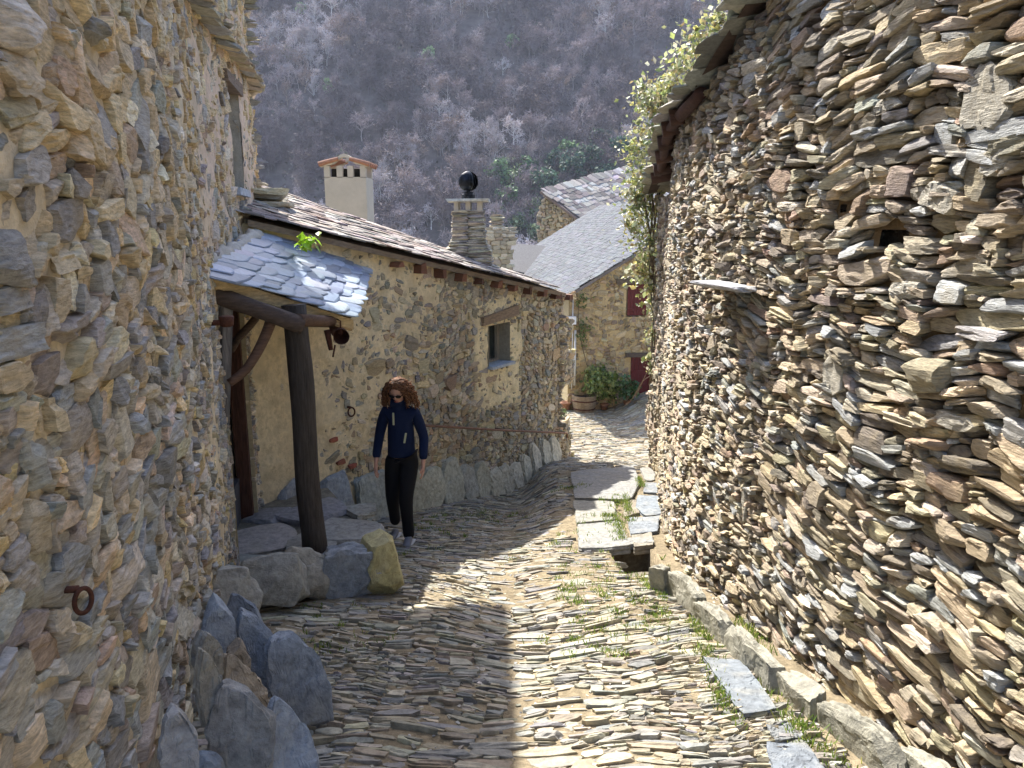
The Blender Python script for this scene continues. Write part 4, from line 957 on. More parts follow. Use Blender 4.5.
flat_slab('paving_slab', [(703, 656), (742, 659), (776, 708), (742, 713)], .03, .05, M_SLAB, 'long smooth blue grey slab lying in the street beside the kerb', 'slab', 'loose grey slabs beside the kerb', (.30, .34, .38), seed=40)
flat_slab('paving_slab', [(766, 725), (788, 722), (803, 736), (776, 742)], .02, .04, M_SLAB, 'small round ended grey slab between two larger slabs by the kerb', 'slab', 'loose grey slabs beside the kerb', (.30, .32, .33), seed=41)
flat_slab('paving_slab', [(767, 742), (806, 741), (828, 775), (775, 778)], .03, .05, M_SLAB, 'blue grey slab at the bottom edge of the picture beside the kerb', 'slab', 'loose grey slabs beside the kerb', (.29, .33, .38), seed=42)
flat_slab('paving_slab', [(541, 494), (556, 491), (572, 495), (560, 503)], .01, .04, M_SLAB, 'flat grey slab in the shaded cobbles left of the raised paving', 'slab', None, (.30, .31, .33), seed=43)
# kerb stones on edge
KS = [((650, 590), (664, 594), .24, 'short upright kerb stone beside the black drain opening'), ((665, 592), (694, 620), .22, 'second kerb stone from the drain, upright and grey'), ((691, 618), (722, 648), .17, 'third kerb stone from the drain, low and flat topped'),
      ((722, 648), (770, 695), .19, 'long pale kerb stone next to the long loose slab'), ((775, 693), (808, 722), .17, 'pointed kerb stone with grass at both ends'), ((815, 724), (886, 784), .17, 'longest kerb stone near the bottom right, streaked grey'), ((892, 768), (960, 830), .14, 'kerb stone cut by the bottom edge of the picture')]
for i, (a, b, h, lb) in enumerate(KS):
    a, b = G(*a), G(*b); d = (b - a) / 2; n_ = np.array([-d[1], d[0], 0]); n_ = unit(n_) * -1; n_ = n_ if n_[0] > 0 else -n_
    cc_ = (a + b) / 2 + n_ * .05 + [0, 0, h / 2 - .06]
    Lh = np.linalg.norm(d); h = h * .82; cc_ = cc_ - [0, 0, h * .1]; hh = h / 2 + .06; g_ = np.random.default_rng(200 + i); Ud = d / Lh; Vv_ = unit(np.array([0, 0, 1.]) - Ud * Ud[2])
    poly = [(-Lh, -hh), (Lh, -hh), (Lh * g_.uniform(.93, 1), hh * g_.uniform(.7, 1.05)), (Lh * .4, hh * g_.uniform(.92, 1.12)), (-Lh * .3, hh * g_.uniform(.92, 1.12)), (-Lh * g_.uniform(.93, 1), hh * g_.uniform(.7, 1.0))]
    Wk = unit(np.cross(Ud, Vv_)); v, f = slab3d(cc_, Ud, Vv_, Wk, poly, .045, 200 + i, n=24, bev=.03, rough=.012, lamin=.010, cuts=2)
    o = mk('kerb_stone', v, f, M_SLAB, None, np.array((.27, .26, .21)) * gg.uniform(.9, 1.12), org=(a + b) / 2); tag(o, lb, 'kerb stone', 'kerb stones along the sunlit wall')

# rocks -----------------------------------------------------------------
def rock(name, pxc, pyb, wpx, hpx, e, lab, cat, grp=None, col=(.27, .30, .33), thick=.07, lean=-.35, yaw=.5, roll=0., seed=0, rnd=(.1, .3), off=0., mat=None, cuts=9, cutd=(.78, 1.1), Y=None, n=16, rough=.025):
    b = G(pxc, pyb, e) if Y is None else P(pxc, pyb, Y)
    s = np.linalg.norm(b) / F * .97
    w, h = wpx * s, hpx * s
    nn = np.array([math.sin(yaw), -math.cos(yaw), 0]); t = np.array([math.cos(yaw), math.sin(yaw), 0]); up = unit(np.array([0, 0, 1.]) + nn * lean); nrm = unit(np.cross(t, up)); nrm = nrm if np.dot(nrm, nn) > 0 else -nrm
    t2 = t * math.cos(roll) + up * math.sin(roll); up2 = up * math.cos(roll) - t * math.sin(roll)
    c_ = b + up * h / 2 * .97 + nn * off - nn * thick * .6
    m_ = 7 + seed % 3; poly = rpoly(w / 2 * 1.04, h / 2 * 1.04, seed, m_, jit=.22 if name == 'slate_rock' else .10 if rnd[0] < .2 else .05, top=.15)
    if name == 'slate_rock':
        g_ = np.random.default_rng(seed); sk_ = g_.uniform(-.35, .35)
        poly = np.array([(-.78, -1), (.74, -1.05), (.98, -.35), (.92, .25), (.5 + sk_ * .5, .82), (sk_, 1.08), (-.55 + sk_ * .4, .72), (-.95, .05)]) * (1 + g_.uniform(-.09, .09, (8, 2))) * [w / 2, h / 2]
    v, f = slab3d(c_, t2, up2, nrm, poly, thick * .8, seed, n=n + 8, bev=.02 if name == 'slate_rock' else .06 if rnd[0] < .3 else .15, rough=rough * .6, lamin=.012, cuts=4 if rnd[0] < .3 else 6, dome=0 if rnd[0] < .3 else .35)
    o = mk(name, v, f, mat or M_SLAB, None, np.array(col, float), org=b); return tag(o, lab, cat, grp)
RG = 'loose slate rocks heaped at the foot of the left wall'
rk_ = [(302, 733, 52, 100, 0, 'large smooth blue slate rock standing outermost in the heap at the lower left', (.26, .31, .37), .05, -.35, .55, .12),
       (298, 800, 64, 92, 0, 'lowest blue slate rock at the street side of the heap, cut by the bottom edge', (.26, .31, .37), .06, -.4, .45, .1),
       (266, 705, 44, 92, .10, 'tall blue slate rock with a dark torn left edge in the middle of the heap', (.25, .30, .36), .05, -.45, .6, .2),
       (240, 790, 74, 92, .10, 'broad grey rock with pale stains at the bottom of the heap', (.31, .32, .31), .07, -.45, .35, .15),
       (252, 735, 46, 76, .16, 'tan brown rock wedged in the middle of the heap', (.33, .29, .22), .06, -.4, .6, .2),
       (240, 682, 26, 40, .30, 'small lumpy brown rock in the upper middle of the heap', (.30, .27, .22), .05, -.3, .5, 0),
       (247, 645, 34, 52, .24, 'dark blue slate rock leaning at the top of the heap below the boulder', (.21, .26, .33), .05, -.5, .6, .35),
       (224, 660, 34, 60, .36, 'blue slate rock standing against the wall near the top of the heap', (.24, .29, .35), .05, -.25, .7, 0),
       (213, 684, 32, 50, .42, 'grey rock mortared against the wall left of the heap', (.30, .31, .29), .05, -.2, .8, .2),
       (216, 722, 30, 66, .34, 'narrow pale grey rock upright at the left side of the heap', (.33, .33, .29), .05, -.2, .8, -.1),
       (184, 790, 40, 70, .36, 'brown blue rock at the foot of the left wall, beside the broad grey rock', (.28, .29, .29), .06, -.2, .8, .1),
       (208, 790, 36, 30, .16, 'small blue rock just showing at the bottom left corner of the heap', (.25, .31, .38), .06, -.3, .4, 0)]
for i, (px, pb, w, h, e, lb, c_, th, ln, yw, rl) in enumerate(rk_):
    rock('slate_rock', px, pb, w * (.78 if i else .92), h * (1.0 if i != 1 else .9), e, lb, 'rock', RG, tuple(np.array(c_) * (.88 + .25 * (i % 3 == 1)) * [1.05, 1.0, .97]), (.024 + .008 * (i % 3)), ln * .6 - .16 * math.sin(i * 2.1), yw + .25 * math.sin(i * 1.7), rl + .12 * math.cos(i * 2.9), seed=300 + i, rough=.012, cuts=1)
rock('boulder', 240, 632, 56, 62, .12, 'grey slab boulder leaning on the wall corner above the heap of rocks', 'boulder', 'boulders edging the porch platform', (.33, .32, .28), .08, -.4, .75, .25, seed=330)
rock('boulder', 274, 610, 68, 48, .04, 'rounded grey boulder second from the wall at the porch platform', 'boulder', 'boulders edging the porch platform', (.31, .30, .26), .14, -.4, .35, -.05, seed=331, rnd=(.4, .6))
rock('boulder', 306, 603, 54, 46, .0, 'brown grey boulder sloping up behind the rounded one, left of the porch post', 'boulder', 'boulders edging the porch platform', (.32, .29, .23), .16, -.45, .3, -.3, seed=332, rnd=(.25, .45))
b = G(352, 597); 
def blk(name, pts4, h, lab, col, seed, mat=None, th=.12):
    pass
rock('boulder', 351, 598, 60, 47, 0, 'dark blue grey squared block supporting the porch platform under the post', 'boulder', 'boulders edging the porch platform', (.25, .27, .29), .17, -.1, .12, 0, seed=333, rnd=(.05, .15), cutd=(1.0, 1.3))
rock('boulder', 387, 596, 34, 58, 0, 'yellow lichen covered block at the street corner of the porch platform', 'boulder', 'boulders edging the porch platform', (.38, .34, .17), .17, -.08, .5, 0, seed=334, rnd=(.08, .2), cutd=(.9, 1.25))
# porch platform and its step
pl_pts = [(-2.5, 5.35), (-1.75, 5.25), (-1.1, 5.45), (-.98, 5.75), (-1.15, 6.35), (-1.5, 7.0), (-2.0, 7.9), (-2.75, 7.1)]
plat = empty('porch_platform', (-1.8, 6.2, -3.0), 'low stone platform the porch post and door stand on', 'platform')
flat_slab('platform_base', None, 0, .5, M_SLAB, pts=[np.array([x, y, -2.79]) for x, y in pl_pts], parent=plat, col=(.30, .28, .22), seed=50)
pc_ = [((-2.0, 5.75), .36, .26, .1), ((-2.25, 6.4), .3, .3, .6), ((-1.5, 6.5), .34, .24, -.2), ((-1.35, 5.85), .26, .26, .3), ((-1.9, 7.0), .3, .22, .9), ((-1.75, 6.2), .2, .14, .4), ((-2.35, 6.95), .2, .16, 0), ((-1.45, 7.05), .14, .14, .5)]
flat_stones('platform_stones', [[x, y, -2.775 + .012 * (i % 3)] for i, ((x, y), a, b_, r) in enumerate(pc_)], [[a * math.cos(r), a * math.sin(r), 0] for _, a, b_, r in pc_], [[-b_ * math.sin(r), b_ * math.cos(r), 0] for _, a, b_, r in pc_], [[0, 0, .035]] * len(pc_), M_SLAB, plat, [(.31, .31, .28), (.36, .35, .31), (.27, .28, .28)], 6, n=12, rnd=(.1, .3))
q = P(362, 543, 5.75)
flat_stones('pale_patch', [[-1.18, 5.68, -2.735], [-1.42, 5.98, -2.735]], [[.20, .02, 0], [.15, .0, 0]], [[-.03, .13, 0], [0, .12, 0]], [[0, 0, .03], [0, 0, .02]], M_SLAB, plat, [(.48, .48, .46), (.52, .55, .60)], 8, n=10, rnd=(.2, .4))
# low ledge stones by the inner corner
rock('ledge_stone', 262, 541, 44, 24, 0, 'flat grey stone lying against the plastered wall inside the porch', 'stone', None, (.28, .27, .24), .16, -.6, .2, 0, seed=351, Y=6.9)
rock('ledge_stone', 352, 552, 40, 18, 0, 'heap of low dark stones behind the porch post', 'stone', None, (.24, .25, .25), .14, -.5, .4, .1, seed=352, Y=7.1, rough=.08)

# upright slabs along the foot of the low house
UG = 'upright slabs leaning on the foot of the low house wall'
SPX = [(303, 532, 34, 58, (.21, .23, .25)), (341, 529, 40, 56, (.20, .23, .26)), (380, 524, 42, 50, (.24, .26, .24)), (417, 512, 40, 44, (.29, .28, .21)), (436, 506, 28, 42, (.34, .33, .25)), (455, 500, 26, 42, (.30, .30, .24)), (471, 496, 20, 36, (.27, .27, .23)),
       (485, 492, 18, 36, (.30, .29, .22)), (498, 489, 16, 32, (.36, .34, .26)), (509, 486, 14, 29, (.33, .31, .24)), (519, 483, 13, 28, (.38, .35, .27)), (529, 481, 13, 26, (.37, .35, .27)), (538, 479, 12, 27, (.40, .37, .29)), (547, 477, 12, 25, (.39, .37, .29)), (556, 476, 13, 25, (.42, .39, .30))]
SL_ = ['dark slab upright on the wall foot left of the porch post', 'dark grey slab upright between the porch post and the walking woman', 'greenish grey slab upright directly left of the walking woman', 'broad brown grey slab upright directly right of the walking woman',
       'second slab right of the walking woman, tan grey', 'third slab right of the walking woman, tall with a sloping top', 'fourth slab right of the walking woman, narrow', 'fifth slab right of the walking woman, below the window sill', 'sixth slab right of the walking woman, pale',
       'seventh slab right of the walking woman, low and grey', 'fifth slab from the house corner at the wall foot', 'fourth slab from the house corner at the wall foot', 'third slab from the house corner at the wall foot', 'second slab from the house corner at the wall foot', 'pale slab at the foot of the house corner itself']
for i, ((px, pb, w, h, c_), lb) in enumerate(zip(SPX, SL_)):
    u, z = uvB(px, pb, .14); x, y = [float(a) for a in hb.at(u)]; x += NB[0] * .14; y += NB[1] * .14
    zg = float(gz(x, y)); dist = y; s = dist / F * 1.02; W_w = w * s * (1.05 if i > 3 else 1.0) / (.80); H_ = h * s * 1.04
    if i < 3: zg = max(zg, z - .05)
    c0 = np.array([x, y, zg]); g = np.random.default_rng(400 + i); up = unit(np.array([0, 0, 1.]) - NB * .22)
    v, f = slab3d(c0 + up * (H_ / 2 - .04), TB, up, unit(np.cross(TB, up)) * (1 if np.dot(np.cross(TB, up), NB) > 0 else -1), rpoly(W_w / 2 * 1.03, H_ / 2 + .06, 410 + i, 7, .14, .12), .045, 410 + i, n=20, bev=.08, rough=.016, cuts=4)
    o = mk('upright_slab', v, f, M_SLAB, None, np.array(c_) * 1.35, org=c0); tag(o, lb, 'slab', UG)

# ================================================================== iron things
def ring(name, c_, r, nrm, label, tr=.012, stem=None):
    e = empty(name, c_, label, 'iron ring'); a = unit(unit(np.cross(nrm, [0, 0, 1.])) * .85 - nrm * .5); b_ = np.array([0, 0, 1.]); mb = MB()
    mb.tube([np.array(c_) + r * (a * math.sin(t) * .75 + nrm * abs(math.sin(t)) * 0 + b_ * (-1 + math.cos(t)) * 1.0) + nrm * .02 for t in np.linspace(0, 2 * math.pi, 26)], tr, 8, cap=False); mb.build('ring_loop', M_RUST, e, smooth=True)
    mb = MB(); mb.tube([np.array(c_) - nrm * .05, np.array(c_) + nrm * .012], [tr * 1.5, tr * 1.6], 8); mb.lathe([0, 0, 0], [(0.001, 0), (.001, .001)], 3) if 0 else None; mb.build('staple', M_RUST, e, smooth=True)
u = uy(1.86); q = None
best = min(np.linspace(.3, 6, 1200), key=lambda u: abs(float(left.at(u)[0] / left.at(u)[1]) - ((62 - 512) / F) / (CT + (384 - 590) / F * ST)) if left.at(u)[1] > .5 else 9)
yb = float(left.at(best)[1]); zb_ = P(62, 590, yb)[2]; nx, ny = left.nrm(best)
ring('tethering_ring', left.pt(best, zb_, .028), .034, np.array([float(nx), float(ny), 0]), 'rusty iron ring hanging from the shaded wall at the lower left', .0065)
u, z = uvB(348, 407); ring('tethering_ring', hb.pt(u, z, .03), .05, NB, 'thin dark iron ring on the ochre wall left of the walking woman', .009)
uq = u_of_y(left, 5.25); q = left.pt(uq, P(200, 323, 5.25)[2], .0); e = empty('rusty_bracket', q, 'small rusty iron cup sticking out of the left wall below the canopy', 'bracket')
mb = MB(); nx, ny = left.nrm(uq); nn = np.array([float(nx), float(ny), 0]); mb.tube([q - nn * .05, q + nn * .1], [.02, .02], 8); mb.build('arm_rod', M_RUST, e)
mb = MB(); mb.lathe(q + nn * .1 + [0, 0, -.03], [(.03, 0), (.045, .01), (.05, .07), (.04, .075)], 12); mb.build('cup', M_RUST, e, smooth=True)
u0, z0 = uvB(418, 425, .14); u1, z1 = uvB(566, 433, .14)
pa, pb2 = hb.pt(u0, z0, .14), hb.pt(u1, z1, .14); e = empty('handrail', (pa + pb2) / 2, 'thin rusty iron handrail along the low house wall, hooked at its far end', 'handrail')
mb = MB(); mb.tube([pa, (pa + pb2) / 2 - [0, 0, .01], pb2, pb2 + TB * .05 + [0, 0, -.03], pb2 + TB * .04 + [0, 0, -.09]], .016, 8); mb.build('rail', simple('rusty_rail', (.24, .13, .08), .7, noise=.3), e, smooth=True)
for k in (.02, .5, .97):
    q = pa * (1 - k) + pb2 * k; mb = MB(); mb.tube([q, q - NB * .2], .011, 6); mb.build('bracket', M_RUST, e)
C = []
# ================================================================== PLANTS
def leaf_mesh(name, cen, size, mat, parent, cols, seed, nrm_bias=(0, -.3, .6), org=None, droop=.0):
    """folded little leaves (4 verts, 2 faces each) at given centres"""
    g = np.random.default_rng(seed); N = len(cen); d = g.normal(0, 1, (N, 3)); d[:, 2] -= droop; d /= np.linalg.norm(d, axis=1)[:, None]
    n = g.normal(0, .6, (N, 3)) + np.array(nrm_bias); b = np.cross(n, d); b /= np.linalg.norm(b, axis=1)[:, None] + 1e-9; n = np.cross(d, b)
    s = size * g.uniform(.45, 1.5, (N, 1)) ** 1.15
    v = np.stack([cen - d * s * .5, cen + b * s * .36 + n * s * .08, cen + d * s * .55, cen - b * s * .36 + n * s * .08], 1).reshape(-1, 3)
    i = np.arange(N)[:, None] * 4; f = np.concatenate([i + [0, 1, 2], i + [0, 2, 3]], 0)
    c = palette(N, cols, [1] * len(cols), .2, seed)
    return mk(name, v, f, mat, parent, np.repeat(c, 4, 0), org=org)
M_LEAF = simple('leaf', (.1, .15, .04), .45, attr=True, trans=.35, spec=.5)
M_GRASS = simple('grass_blade', (.1, .2, .03), .6, attr=True, trans=.4)
g = np.random.default_rng(12)
# ivy on the far end of the right-hand house
IV = [(722, 22, 13, 10), (706, 42, 16, 10.4), (690, 66, 18, 10.8), (674, 90, 20, 11), (662, 116, 22, 11.2), (656, 146, 22, 11.3), (652, 180, 20, 11.3), (652, 212, 20, 11.3), (652, 244, 19, 11.3), (652, 275, 17, 11.3), (657, 305, 11, 11.3), (657, 335, 9, 11.3), (655, 362, 8, 11.3), (656, 290, 11, 11.3), (640, 185, 14, 11.3), (650, 262, 11, 11.3), (660, 100, 16, 11.3), (641, 200, 11, 11.3), (638, 225, 9, 11.3), (646, 95, 10, 11.3), (641, 150, 12, 11.3)]
pts = []; 
for px, py, r, Y in IV:
    c0 = P(px, py, Y + .1); rr = r / F * Y
    n = int(50 * r * r / 60)
    q = g.normal(0, .60, (n, 3)) * rr + c0 + [-.05, 0, 0]; q[:, 2] += g.normal(0, rr * .3, n); pts.append(q)
for k in range(46):           # hanging and reaching sprays
    px, py, r, Y = IV[g.integers(len(IV))]; c0 = P(px, py, Y); d = np.array([-g.uniform(.2, 1), g.normal(0, .4), g.normal(-.1, .5)]); L_ = r / F * Y * g.uniform(1.0, 1.9)
    t = np.linspace(0, 1, 14)[:, None]; pts.append(c0 + unit(d) * t * L_ + np.array([0, 0, -.25]) * t ** 2 * L_ + g.normal(0, .02, (14, 3)))
pts = np.concatenate(pts); xw = P(668, 200, 11)[0]
ivy = empty('ivy', P(655, 380, 11.3), 'variegated pale green ivy tumbling down the far end of the sunlit dry stone house', 'ivy')
leaf_mesh('ivy_leaves', pts, .068, M_LEAF, ivy, [(.44, .46, .24), (.30, .34, .12), (.58, .56, .40), (.18, .22, .08), (.50, .46, .16), (.30, .24, .12)], 5)
mb = MB()
for k in range(9):
    a = P(654 + g.normal(0, 4), 385, 11.3); L_ = []
    for px, py, r, Y in IV[12:2:-1]: L_.append(P(px + g.normal(0, 5), py, Y) + g.normal(0, .04, 3))
    mb.tube(smooth_path([a] + L_, 20), .012, 5, (.15, .11, .07))
mb.build('stem', M_WOODX, ivy)
# bush in half barrel
bc_ = G(584, 411); 
bar = empty('barrel_planter', bc_, 'wooden half barrel with iron hoops used as a planter by the far house', 'planter')
mb = MB(); H_ = .40
for k in range(18):
    th = 2 * math.pi * k / 18; dt = 2 * math.pi / 18 * .47; v = []
    for z, r in ((0, .24), (H_ * .5, .285), (H_, .30)):
        for dd, rr in ((-dt, 0), (dt, 0), (dt, -.03), (-dt, -.03)): v.append(bc_ + np.array([(r + rr) * math.cos(th + dd), (r + rr) * math.sin(th + dd), z]))
    mb.add(v, [(0, 1, 5, 4), (4, 5, 9, 8), (2, 3, 7, 6), (6, 7, 11, 10), (0, 4, 7, 3), (4, 8, 11, 7), (1, 2, 6, 5), (5, 6, 10, 9), (8, 9, 10, 11)], np.array((.30, .22, .14)) * g.uniform(.75, 1.2))
mb.build('staves', M_WOODX, bar)
for z, r in ((.08, .262), (.28, .296)):
    mb = MB(); mb.tube([bc_ + np.array([r * math.cos(t), r * math.sin(t), z]) for t in np.linspace(0, 2 * math.pi, 30)], .016, 6, cap=False); mb.build('hoop', M_RUST, bar, smooth=True)
mb = MB(); mb.lathe(bc_ + [0, 0, .3], [(.27, 0), (.27, .05)], 18, (.1, .07, .05)); mb.build('soil', M_SOIL, bar)
def bush(name, c0, rx, rz, n, size, cols, label, cat, seed, base, grp=None):
    e = empty(name, base, label, cat, grp); g = np.random.default_rng(seed); C = []
    for k in range(26):
        d = unit(g.normal(0, 1, 3)) * g.uniform(.35, .8); cc_ = np.array(c0) + d * [rx, rx, rz]; C.append(cc_ + g.normal(0, .16, (n // 26, 3)) * [rx, rx, rz] * 1.2)
    leaf_mesh('foliage', np.concatenate(C), size, M_LEAF, e, cols, seed)
    mb = MB()
    for k in range(12):
        d = unit(g.normal(0, 1, 3)) * .6; mb.tube([np.array(base) + [0, 0, .0], (np.array(base) + np.array(c0)) / 2 + d * [rx, rx, rz] * .3, np.array(c0) + d * [rx, rx, rz]], [.014, .01, .005], 5, (.12, .09, .05))
    mb.build('stem', M_WOODX, e); return e
bcn = P(599, 384, float(bc_[1]) + .1)
bush('potted_shrub', bcn, .60, .52, 2600, .085, [(.16, .22, .05), (.24, .30, .09), (.34, .36, .14), (.09, .14, .04)], 'round yellow green shrub growing out of the half barrel', 'shrub', 21, bc_ + np.array([.05, 0, .33]))
q = G(626, 408); bush('garden_plant', P(630, 388, float(q[1])), .28, .30, 500, .08, [(.05, .11, .04), (.09, .16, .06)], 'small dark green plant right of the yellow green shrub', 'plant', 22, q + [0, 0, .15])
q = G(560, 418); bush('garden_plant', q + [0, 0, .14], .2, .14, 220, .05, [(.10, .13, .04), (.13, .17, .06)], 'low weedy plant at the foot of the low house corner', 'plant', 23, q)
q0 = fh.pt(uvF(580, 330)[0], uvF(580, 330)[1], .12); q1 = fh.pt(*uvF(582, 352), .12)
e = empty('climbing_plant', fh.pt(uvF(590, 385)[0], -4.2, .1), 'thin leafy climber on the ochre wall beside the white pipe', 'climber')
pp = [fh.pt(*uvF(x, y), .08) for x, y in ((592, 385), (585, 360), (580, 340), (577, 315), (578, 300))]
mb = MB(); mb.tube(smooth_path(pp, 12), .012, 5, (.13, .1, .06)); mb.build('stem', M_WOODX, e)
cl = [fh.pt(*uvF(x + g.normal(0, 4), y + g.normal(0, 4)), .08 + .05 * g.random()) for x, y in [(580, 300)] * 60 + [(583, 325)] * 40 + [(581, 338)] * 60 + [(586, 330)] * 40]
leaf_mesh('foliage', np.array(cl), .06, M_LEAF, e, [(.10, .15, .04), (.16, .2, .06)], 31)
def pot(px, py, r, h, label):
    q = G(px, py); e = empty('clay_pot', q, label, 'plant pot', 'terracotta pots by the far house')
    mb = MB(); mb.lathe(q, [(r * .68, 0), (r * .92, h * .8), (r * 1.08, h * .8), (r * 1.1, h), (r * .95, h), (r * .85, h * .7), (r * .2, h * .7)], 16); mb.build('pot_body', M_TERRA, e, smooth=True)
    mb = MB(); mb.lathe(q + [0, 0, h * .72], [(r * .86, 0), (r * .3, .015)], 12, (.08, .06, .04)); mb.build('soil', M_SOIL, e); return e
pot(566, 410, .13, .20, 'squat terracotta pot between the house corner and the half barrel')
pot(627, 404, .12, .19, 'terracotta pot holding the dark green plant')
pot(604, 410, .10, .16, 'small terracotta pot in the shade under the shrub')
# broom / loose branches at the ivy foot
mb = MB()
e = empty('bare_twigs', P(636, 380, 12.2), 'a few bare reddish ivy runners trailing down beside the wall corner', 'twigs')
for k in range(3): mb.tube(smooth_path([P(653, 356 + 9 * k, 11.6), P(647 - 3 * k, 372 + 5 * k, 11.9 + .2 * k), P(643 - 6 * k, 384 + 9 * k + g.normal(0, 3), 12.3), P(636 - 5 * k, 396 + 4 * k, 12.6)], 10), .005, 5, (.16, .11, .08))
mb.build('runners', M_WOODX, e)
# weed on canopy
q = P(306, 250, 7.25); e = empty('roof_weed', q, 'bright green weed sprouting from the canopy slates', 'weed')
v = []; 
cl = np.array([q + [g.normal(0, .05), g.normal(0, .05), abs(g.normal(0, .06))] for _ in range(46)]); leaf_mesh('foliage', cl, .075, M_LEAF, e, [(.30, .50, .03), (.42, .55, .05)], 37)

# grass tufts and moss along joints
C = []; 
def tuft(x, y, n, h, sp):
    a = g.normal(0, sp, (n, 2)) + [x, y]; return np.concatenate([a, g.uniform(.4, 1.1, (n, 1)) * h], 1)
B_ = []
for _ in range(900):
    y = g.uniform(2.4, 9.5); x = g.uniform(-1.5, 1.4) if g.random() < .65 else g.uniform(.3, 1.35)
    if x < -1.2 and 5 < y: continue
    if fbm(np.array([[x * 1.4, y * 1.4, 2.]]), 2, 33)[0] < .0: continue
    B_.append(tuft(x, y, int(g.uniform(6, 26)), g.uniform(.018, .045), g.uniform(.012, .05)))
for a, b_ in (((700, 640), (725, 705)), ((715, 690), (735, 725)), ((755, 665), (800, 745)), ((690, 620), (705, 640)), ((790, 720), (840, 768)), ((640, 580), (665, 600)), ((615, 520), (622, 545)), ((625, 500), (628, 515)), ((638, 482), (642, 490)), ((580, 520), (612, 520)), ((745, 620), (755, 640))):
    for k in np.linspace(0, 1, 9):
        q = G(a[0] * (1 - k) + b_[0] * k, a[1] * (1 - k) + b_[1] * k); B_.append(tuft(q[0] + .0, q[1], 22, .035, .028))
for px, py in ((808, 690), (885, 700), (760, 620), (735, 600), (845, 745), (905, 745)):
    q = G(px, py, .2); x_, y_ = q[0], q[1]; B_.append(tuft(min(x_, 1.5), y_, 40, .06, .04))
B_ = np.concatenate(B_); B_ = B_[~((B_[:, 0] > PIT[0] - .04) & (B_[:, 0] < PIT[1] + .04) & (B_[:, 1] > PIT[2] - .06) & (B_[:, 1] < PIT[3] + .1))]; B_ = B_[~((B_[:, 0] > .58) & (B_[:, 0] < .98) & (B_[:, 1] > 6.9) & (B_[:, 1] < 8.4)) | (g.random(len(B_)) < .12)]; N = len(B_); zz = gz(B_[:, 0], B_[:, 1]) - .006 + .05 * ((B_[:, 0] > .6) & (B_[:, 1] > 6.9))
ang = g.uniform(0, 6.28, N); w = .0035 + .001 * g.random(N); dx_, dy_ = np.cos(ang), np.sin(ang); ln = g.normal(0, .5, (N, 2)) * B_[:, 2:3]
b0 = np.stack([B_[:, 0] - dx_ * w, B_[:, 1] - dy_ * w, zz], 1); b1 = np.stack([B_[:, 0] + dx_ * w, B_[:, 1] + dy_ * w, zz], 1)
t0 = np.stack([B_[:, 0] + ln[:, 0] - dx_ * w * .5, B_[:, 1] + ln[:, 1], zz + B_[:, 2] + .01], 1); t1 = t0 + np.stack([dx_ * w, dy_ * w, 0 * w], 1)
v = np.stack([b0, b1, t1, t0], 1).reshape(-1, 3); f = np.arange(N * 4).reshape(-1, 4)
tag(mk('grass', v, f, M_GRASS, None, np.repeat(palette(N, [(.14, .22, .04), (.20, .27, .05), (.28, .30, .08), (.10, .17, .03)], [1] * 4, .2, 4), 4, 0)), kind='stuff'); print('grass', N)
# small debris: slate chips and gravel between cobbles
n = 2600; x = g.uniform(-1.7, 1.5, n); y = g.uniform(1.9, 9, n); s = g.uniform(.004, .014, n) 
cen = np.stack([x, y, gz(x, y) + .004], 1); U_ = g.normal(0, 1, (n, 3)) * [1, 1, .2]; U_ = U_ / np.linalg.norm(U_, axis=1)[:, None]; V_ = np.cross([0, 0, 1.], U_)
k = ~((x > .5) & (y > 5.9)) & ~((y > 5) & (x < -1.1)); 
v, f, M_ = stones(cen[k], (U_ * s[:, None])[k], (V_ * s[:, None] * .7)[k], (np.array([[0, 0, 1.]]) * s[:, None] * .5)[k], n=1, rough=.1, lam=0, cuts=2, seed=6)
tag(mk('gravel', v, f, M_ROAD, None, np.repeat(palette(k.sum(), [(.36, .33, .27), (.28, .28, .27), (.45, .42, .36)], [1, 1, 1], .2, 3), M_, 0)), kind='stuff')

# ================================================================== PERSON
def skin_obj(name, joints, edges, mat, parent, sub=2, root=0, smooth=True):
    o_ = ORG[parent]; me = bpy.data.meshes.new(name + '_src'); me.from_pydata([tuple(np.array(j[0]) - o_) for j in joints], edges, []); me.update()
    o = bpy.data.objects.new(name + '_src', me); COL.objects.link(o)
    m = o.modifiers.new('s', 'SKIN'); m.use_smooth_shade = True; m.branch_smoothing = .6
    for i, j in enumerate(joints):
        r = j[1]; r = (r, r) if np.isscalar(r) else r; me.skin_vertices[0].data[i].radius = r; me.skin_vertices[0].data[i].use_root = (i == root)
    s = o.modifiers.new('u', 'SUBSURF'); s.levels = sub; s.render_levels = sub
    bpy.context.view_layer.update(); dg = bpy.context.evaluated_depsgraph_get(); nm = bpy.data.meshes.new_from_object(o.evaluated_get(dg))
    bpy.data.objects.remove(o, do_unlink=True); nm.materials.clear(); nm.materials.append(mat); nm.name = name
    r = bpy.data.objects.new(name, nm); COL.objects.link(r); r.parent = parent; ORG[r] = o_; return r
feet = G(404, 541); YP = float(feet[1]) + .02; zg = float(gz(feet[0], YP)); OX = np.array([feet[0], YP, zg]); print('person', OX)
SC = 1.66 / 1.68
FW = unit(np.array([-.14, -1, 0])); RT = np.array([-FW[1], FW[0], 0]) * -1  # RT = person's right side direction, i.e. image left
RT = RT if RT[0] < 0 else -RT
def H(r, f, z): return OX + (RT * r + FW * f) * SC + np.array([0, 0, z * SC])
per = empty('person', OX, 'woman with curly brown hair, sunglasses, blue fleece and black trousers walking down the street', 'person')
